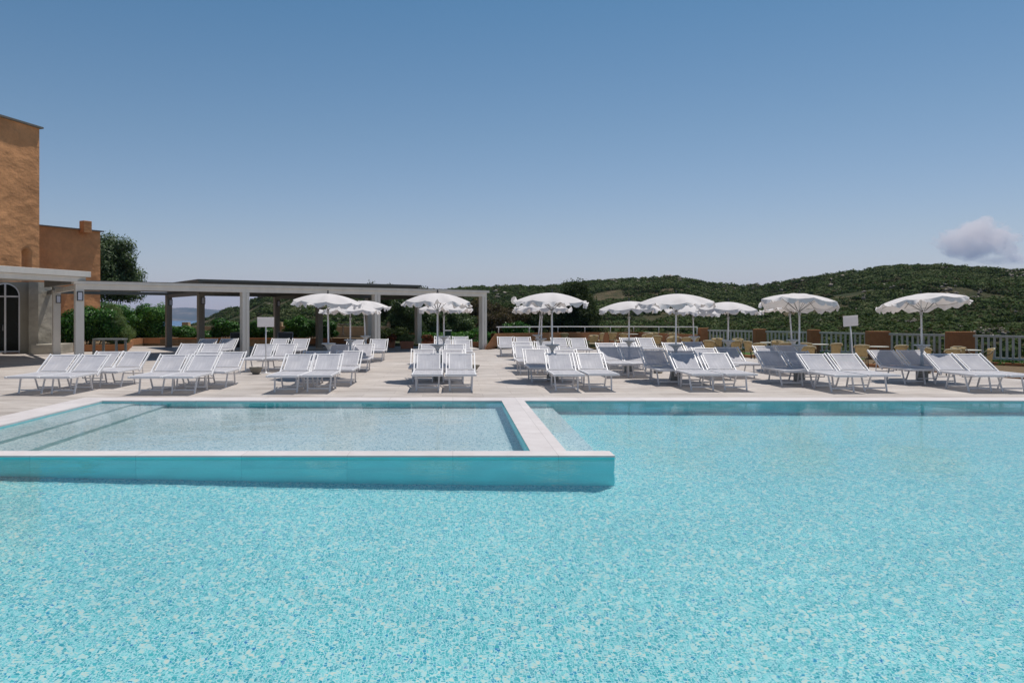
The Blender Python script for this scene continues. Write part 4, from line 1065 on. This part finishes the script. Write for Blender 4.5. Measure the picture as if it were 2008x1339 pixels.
def bowl(u, v, r_, lab, mat='bowl', tall=False):
    c = solve(u, v, 0)
    prof = [(.07, 0), (.09, .01), (.14, .07), (r_-.01, .16), (r_, .19), (r_-.02, .19), (r_-.05, .13), (.06, .05)] if not tall else [(r_*.85, 0), (r_, .2), (r_*.9, .2), (r_*.8, .05)]
    o = MB().lathe(prof, (0,0,0), 28).build('planter_bowl' if not tall else 'cream_pot', M[mat]); o.location = c; tag(o, lab, 'bowl' if not tall else 'pot', 'bowls and pots on the deck' ); return o
bowl(502, 733.5, .185, 'taupe bowl standing on the deck at the foot of the left blank sign')
bowl(926, 728.5, .22, 'taupe bowl half hidden behind the centre front pair of loungers')
bowl(1193, 717, .11, 'cream pot under the shaded third row lounger', 'cream_pot', True)
bowl(1290.5, 731.5, .135, 'cream pot under the second row lounger left of the large parasol', 'cream_pot', True)
def trough(u0, u1, D_, h_, lab, seed, mt):
    x0, x1 = at(u0, D_), at(u1, D_); t = thing('terracotta_planter', ((x0+x1)/2, D_, 0), lab, 'planter', 'terracotta planters behind the loungers')
    w_ = (x1-x0)/2; P = [(-w_*.82, -.18, 0), (w_*.82, -.18, 0), (w_*.82, .18, 0), (-w_*.82, .18, 0), (-w_, -.22, h_), (w_, -.22, h_), (w_, .22, h_), (-w_, .22, h_)]
    MB().add(P, [(3,2,1,0), (4,5,6,7), (0,1,5,4), (1,2,6,5), (2,3,7,6), (3,0,4,7)]).build('trough', M['terracotta'], t, .012)
    V_, q, sh = leafcloud(blobset(0, 0, h_+.14, w_*1.1, .3, .2, 10, seed, .5), 1500, .045, seed); npmesh('foliage', V_, q, M[mt], t, attr=sh)
trough(761, 775, 39.2, .33, 'small terracotta planter with red leaves right of the grey double column', 1, 'red_leaf')
trough(784, 812, 38.0, .36, 'wide terracotta planter with yellow green plants beside a column', 2, 'tamarisk')
trough(826, 856, 41.5, .22, 'low terracotta planter with red flowers behind the third row loungers', 3, 'red_leaf')
t = thing('slatted_table', (at(216, 28.4), 28.4, 0), 'weathered grey wooden bar table with four thick legs left of the pergola', 'table')
MB().box(-.53, .53, -.25, .25, .71, .77).build('table_top', M['weathered'], t, .01)
for x_ in (-.42, .40):
    for y_ in (-.19, .19): MB().beam((x_+y_*.45, y_, 0), (x_*.96+y_*.45, y_, .71), .075, .075, (0, 1, 0)).build('leg', M['weathered'], t, .006)
for i, (u, v) in enumerate(((463, 652.5), (557, 652))):
    D_ = F*(H-.92)/(v-V0)
    if i == 0:
        t = dark0 = thing('dark_armchair', (0,0,0), '', 'chair', 'black sling armchairs under the pergola')
        MB().add([(-.27, .17, .42), (.27, .17, .42), (.27, -.02, .36), (-.27, -.02, .36), (-.27, .17, .43)], [(0,1,2,3)]).build('seat_edge', M['black_sling'], t)
        MB().box(-.28, .28, -.25, .2, .40, .43).build('seat', M['black_sling'], t)
        MB().obox((0, .24, .67), (.28, 0, 0), (0, .01, -.002), (0, .03, .24)).build('backrest', M['black_sling'], t)
        fr = MB()
        for s in (-1, 1): fr.tube([(s*.29, -.24, 0), (s*.29, -.24, .64), (s*.29, .18, .64)], .013, 6).tube([(s*.29, .20, 0), (s*.29, .20, .45), (s*.29, .275, .92)], .013, 6)
        fr.tube([(-.29, .275, .92), (.29, .275, .92)], .012, 6); fr.build('frame', M['steel'], t); index(t)
    else: t = dup(dark0)
    t.location = (at(u, D_), D_, 0)
    t['label'] = 'black sling armchair ' + ('beside the grey double column of the pergola' if i == 0 else 'behind the far white loungers left of the dark pergola column')
t = thing('waste_bin', (at(879, 43.5), 43.5, 0), 'dark green bin with a white lid behind the far centre loungers', 'bin')
MB().prism([(-.17, -.17), (.17, -.17), (.17, .17), (-.17, .17)], .05, .72).build('body', M['bin_green'], t, .02)
MB().prism([(-.20, -.20), (.20, -.20), (.20, .20), (-.20, .20)], .72, .78).build('lid', M['white_sign'], t, .02)

# ------------------------------------------------------------------ far landscape
sky_u = [-400, 200, 330, 365, 400, 440, 470, 500, 520, 545, 570, 600, 650, 700, 760, 820, 880, 905, 1000, 1080, 1150, 1200, 1250, 1290, 1300, 1312, 1328, 1345, 1375, 1400, 1450, 1500, 1560, 1620, 1660, 1700, 1760, 1850, 1900, 1960, 2008, 2200, 2700]
sky_v = [655, 650, 645, 641, 627, 606, 599, 586, 577, 583, 574, 570, 569, 567, 567, 568, 566, 562, 561, 558, 552.5, 548.5, 546, 545, 541.5, 540.5, 541, 546, 552, 557, 559, 556, 548, 539, 533, 527, 521.5, 520.5, 524, 528, 529, 540, 575]
def skyline(az): return (V0-3.0-np.interp(U0+F*np.tan(az), sky_u, sky_v))/F
def ridge_r(az): return np.interp(U0+F*np.tan(az), [-400, 330, 520, 800, 1100, 1500, 2100], [520, 480, 330, 300, 300, 330, 300])
R1 = 58.0
def terrain(az, r_):
    x, y = r_*np.sin(az), r_*np.cos(az); D_ = y
    Rr = ridge_r(az); sl = skyline(az); s = np.clip((r_-R1)/(Rr-R1), 0, None)
    low = np.interp(U0+F*np.tan(az), [300, 700, 1400, 2000], [-.066, -.075, -.060, -.060])
    tt = low+(sl-low)*np.clip(s, 0, 1)**.62
    z = H+tt*D_
    und = (fbm(x/38, y/38, 4)-.5)*9*np.clip(s*1.3, 0, 1)*np.clip((1-s)*4, 0, 1)
    ztop = H+sl*Rr*np.cos(az)
    over = np.clip(s-1, 0, None)
    z = np.where(s > 1, ztop-over*Rr*(.22+.1*over), z+und)
    sea = -45.0
    return x, y, np.maximum(z, sea-6)
az = np.arctan((np.linspace(-500, 2700, 620)-U0)/F)
rr_ = np.concatenate([np.linspace(R1-6, 330, 230), np.linspace(333, 520, 60), np.linspace(530, 1100, 30)])
AZ, RR = np.meshgrid(az, rr_)
x, y, z = terrain(AZ, RR)
struct(gridmesh('hillside', x, y, z, M['terrain']))
# ground under and around the terrace
struct(MB().add([(-600, -200, -6), (600, -200, -6), (600, 52, -6), (-600, 52, -6)], [(0,1,2,3)]).build('ground', M['terrain']))
# scrub: thousands of bushes on the slopes
def scrub(nb, seed):
    r_ = np.random.default_rng(seed)
    u = r_.uniform(300, 2120, nb); a = np.arctan((u-U0)/F)
    Rr = ridge_r(a); t = r_.random(nb)**.75; r2 = (R1+2)+(Rr*1.01-R1)*t
    x, y, z = terrain(a, r2)
    dens = fbm(x/16+9, y/10+4, 4); keep = (dens > .42) & ((u > 940) | (r2 > 66) | (u < 760))
    bare = fbm(x/40+3, y/22+8, 3); keep &= (bare < .60) | (r_.random(nb) < .5)
    x, y, z, r2 = x[keep], y[keep], z[keep], r2[keep]; n_ = len(x)
    s = (.42+.85*r_.random(n_)**1.6)*np.clip(.45+r2/260, .5, 1.35)
    K = 52
    dr_ = r_.normal(size=(n_, K, 3)); dr_[..., 2] = np.abs(dr_[..., 2])*.9; dr_ /= np.linalg.norm(dr_, axis=2)[..., None]
    p = np.stack([x, y, z], -1)[:, None]+dr_*s[:, None, None]*np.array([1.15, 1.15, .85])*(.75+.3*r_.random((n_, K, 1)))
    nn = dr_+.28*r_.normal(size=(n_, K, 3)); nn /= np.linalg.norm(nn, axis=2)[..., None]
    tt = r_.normal(size=(n_, K, 3)); tt -= nn*(tt*nn).sum(2)[..., None]; tt /= np.linalg.norm(tt, axis=2)[..., None]
    bb = np.cross(nn, tt); q = (s[:, None, None]*.21*(.6+.8*r_.random((n_, K, 1))))
    V_ = np.stack([p-tt*q, p+bb*q*.8, p+tt*q, p-bb*q*.8], 2).reshape(-1, 3)
    sh = np.clip(.42+.22*r_.normal(size=n_), 0, 1)
    patch = fbm(x/30, y/18, 3); sh = np.clip(sh+(patch-.5)*.7, 0, 1)
    sh = np.repeat(np.clip(sh[:, None]+.12*r_.normal(size=(n_, K)), 0, 1).ravel(), 4)
    return V_, np.arange(n_*K*4).reshape(-1, 4), sh
V_, q, sh = scrub(42000, 11)
o = npmesh('hillside_scrub', V_, q, M['scrub'], attr=sh); tag(o, 'dense green maquis scrub covering the hills behind the terrace', 'scrub', kind='stuff')
# pale granite outcrops
def rocks(seed):
    r_ = np.random.default_rng(seed); ico = bmesh.new(); bmesh.ops.create_icosphere(ico, subdivisions=2, radius=1)
    iv = np.array([v.co[:] for v in ico.verts]); jf = np.array([[v.index for v in f.verts] for f in ico.faces]); ico.free()
    cl = [(1760,632,16), (1785,638,10), (1860,575,22), (1890,583,12), (1920,590,8), (1625,553,12), (1560,555,9), (1530,560,7), (1830,539,16), (1850,538,10), (1985,540,16), (2000,545,8), (2000,628,8), (1970,660,14), (1930,660,18), (1945,672,12), (1905,662,10), (1712,560,7),
          (1215,551,12), (1260,548,10), (1310,544,16), (1325,545,10), (1340,566,6), (1430,572,8), (1475,566,8), (1700,610,6), (1735,608,8), (1650,575,6), (1385,600,4), (600,602,14), (590,610,10), (625,597,5), (545,600,6), (660,625,6), (1000,585,8), (975,575,8), (955,590,6), (1750,568,6), (1690,588,5), (1455,640,3), (1600,640,4), (1650,535,5), (1880,650,5), (1800,655,4)]
    P = []; Q = []; b = 0
    for (u, v, k) in cl:
        a0 = math.atan((u-U0)/F); best = None
        rs_ = np.linspace(R1+4, float(ridge_r(a0))*.995, 300); X_, Y_, Z_ = terrain(np.full(300, a0), rs_)
        vv = V0-(Z_-H)/Y_*F; i = int(np.argmin(np.abs(vv-v))); D_ = Y_[i]
        for _ in range(int(k*.8)+1):
            du, dr2 = r_.normal()*9, r_.normal()*rs_[i]*.035
            a1 = math.atan((u+du-U0)/F); x, y, z = terrain(np.array([a1]), np.array([rs_[i]+dr2])); x, y, z = x[0], y[0], z[0]
            s = D_/F*r_.uniform(1.1, 3.4)
            nz_ = 1+.35*r_.normal(size=(len(iv), 1)); sc3 = np.array([r_.uniform(.8, 1.6), r_.uniform(.7, 1.2), r_.uniform(.5, 1.0)])
            P.append(iv*nz_*sc3*s+np.array([x, y, z+s*.35+.5])); Q.append(jf+b); b += len(iv)
    # thin scatter
    return np.concatenate(P), np.concatenate(Q)
V_, q = rocks(5)
o = npmesh('hillside_rocks', V_, q, M['rock']); tag(o, 'pale granite outcrops scattered over the scrubby hills', 'rocks', kind='stuff')
# sea and far coast
struct(MB().add([(-30000, 300, -45), (30000, 300, -45), (30000, 30000, -45), (-30000, 30000, -45)], [(0,1,2,3)]).build('sea', M['sea']))
def coast(name, r0, r1, us, vs__, seed):
    az = np.arctan((np.linspace(us[0], us[-1], 260)-U0)/F); rr2 = np.linspace(r0, r1, 40); AZ, RR = np.meshgrid(az, rr2)
    u = U0+F*np.tan(AZ); top = (V0-np.interp(u, us, vs__))/F*RR*np.cos(AZ)+H
    s = (RR-r0)/(r1-r0); base = -47.0
    x, y = RR*np.sin(AZ), RR*np.cos(AZ)
    z = base+(top-base)*np.clip(s*1.25, 0, 1)**.8+(fbm(x/500+seed, y/500, 5)-.5)*70*np.clip(s*3, 0, 1)*np.clip((1.02-s)*3, 0, .5)
    return struct(gridmesh(name, x, y, z, M['far_hill']))
coast('far_coast', 6900, 8300, [-600, 100, 250, 335, 365, 400, 430, 470, 520, 600], [625, 618, 612, 605, 603.5, 605, 608, 614, 622, 632], 1)
coast('farther_coast', 9500, 12500, [-600, 200, 380, 420, 450, 500, 700, 1400], [625, 620, 610.5, 609, 608.5, 611, 620, 628], 5)

# ------------------------------------------------------------------ air and cloud
hz = MB().box(-16000, 16000, -300, 14000, -60, 330).build('haze', Mat('haze_air').m)
hm = hz.data.materials[0]; hm.node_tree.nodes.remove(hm.node_tree.nodes['Principled BSDF'])
pv = hm.node_tree.nodes.new('ShaderNodeVolumePrincipled'); pv.inputs['Color'].default_value = (.42, .60, .95, 1); pv.inputs['Density'].default_value = 6e-5; pv.inputs['Anisotropy'].default_value = .1
hm.node_tree.links.new(pv.outputs[0], hm.node_tree.nodes['Material Output'].inputs['Volume'])
hz['kind'] = 'stuff'; hz['label'] = 'thin blue air between the terrace and the far coast'; hz['category'] = 'haze'

def cloud(cx, cy, cz, rx, ry, rz, blobs, dens):
    m = Mat('cloud_vapour'); m.N.remove(m.b)
    bm = MB()
    m_ = bpy.data.meshes.new('cloud')
    b = bmesh.new(); bmesh.ops.create_cube(b, size=2); b.to_mesh(m_); b.free(); m_.materials.append(m.m)
    o = bpy.data.objects.new('cloud', m_); C.objects.link(o); o.location = (cx, cy, cz); o.scale = (rx, ry, rz)
    tc = m.n('ShaderNodeTexCoord').outputs['Object']
    dist = None
    for (x, y, z, r_) in blobs:
        sb = m.n('ShaderNodeVectorMath', operation='SUBTRACT'); m.l(tc, sb.inputs[0]); sb.inputs[1].default_value = (x, y, z)
        mu = m.n('ShaderNodeVectorMath', operation='MULTIPLY'); m.l(sb.outputs[0], mu.inputs[0]); mu.inputs[1].default_value = (1, .6, 1)
        ln = m.n('ShaderNodeVectorMath', operation='LENGTH'); m.l(mu.outputs[0], ln.inputs[0])
        d_ = m.math('DIVIDE', ln.outputs['Value'], r_)
        dist = d_ if dist is None else m.math('MINIMUM', dist, d_)
    nz = m.n('ShaderNodeTexNoise'); nz.inputs['Scale'].default_value = 3.6; nz.inputs['Detail'].default_value = 8; nz.inputs['Roughness'].default_value = .66; m.l(tc, nz.inputs['Vector'])
    f_ = m.math('SUBTRACT', m.math('ADD', 1.0, m.math('MULTIPLY', m.math('SUBTRACT', nz.outputs['Fac'], .5), 3.1)), dist)
    de = m.math('MULTIPLY', m.math('MULTIPLY', f_, 6.0, True), dens)
    pv = m.n('ShaderNodeVolumePrincipled'); pv.inputs['Color'].default_value = (1, .96, .95, 1); pv.inputs['Anisotropy'].default_value = 0
    m.l(de, pv.inputs['Density']); m.l(pv.outputs[0], m.out.inputs['Volume'])
    return o
o = cloud(8550, 13000, 1230, 760, 500, 470, [(-.35, 0, -.05, .42), (.05, 0, .25, .42), (.12, 0, .55, .22), (.35, 0, .02, .42), (-.1, 0, -.25, .45), (.62, 0, -.35, .25), (-.45, 0, -.4, .22), (.8, 0, -.6, .18), (.22, 0, .72, .14)], .0050)
tag(o, 'small pale cumulus cloud low over the right hand hill', 'cloud')
o = cloud(9250, 13000, 890, 700, 300, 130, [(-.5, 0, 0, .5), (.1, 0, .1, .55), (.6, 0, -.1, .4)], .0016)
tag(o, 'faint flat cloud streak just above the right end of the hill', 'cloud')
sc.cycles.volume_step_rate = 1.0; sc.cycles.volume_bounces = 12
for o in C.objects:
    if 'label' in o and len(o['label'].replace(',', ' ').split()) > 16: print('LONG', o['label'])
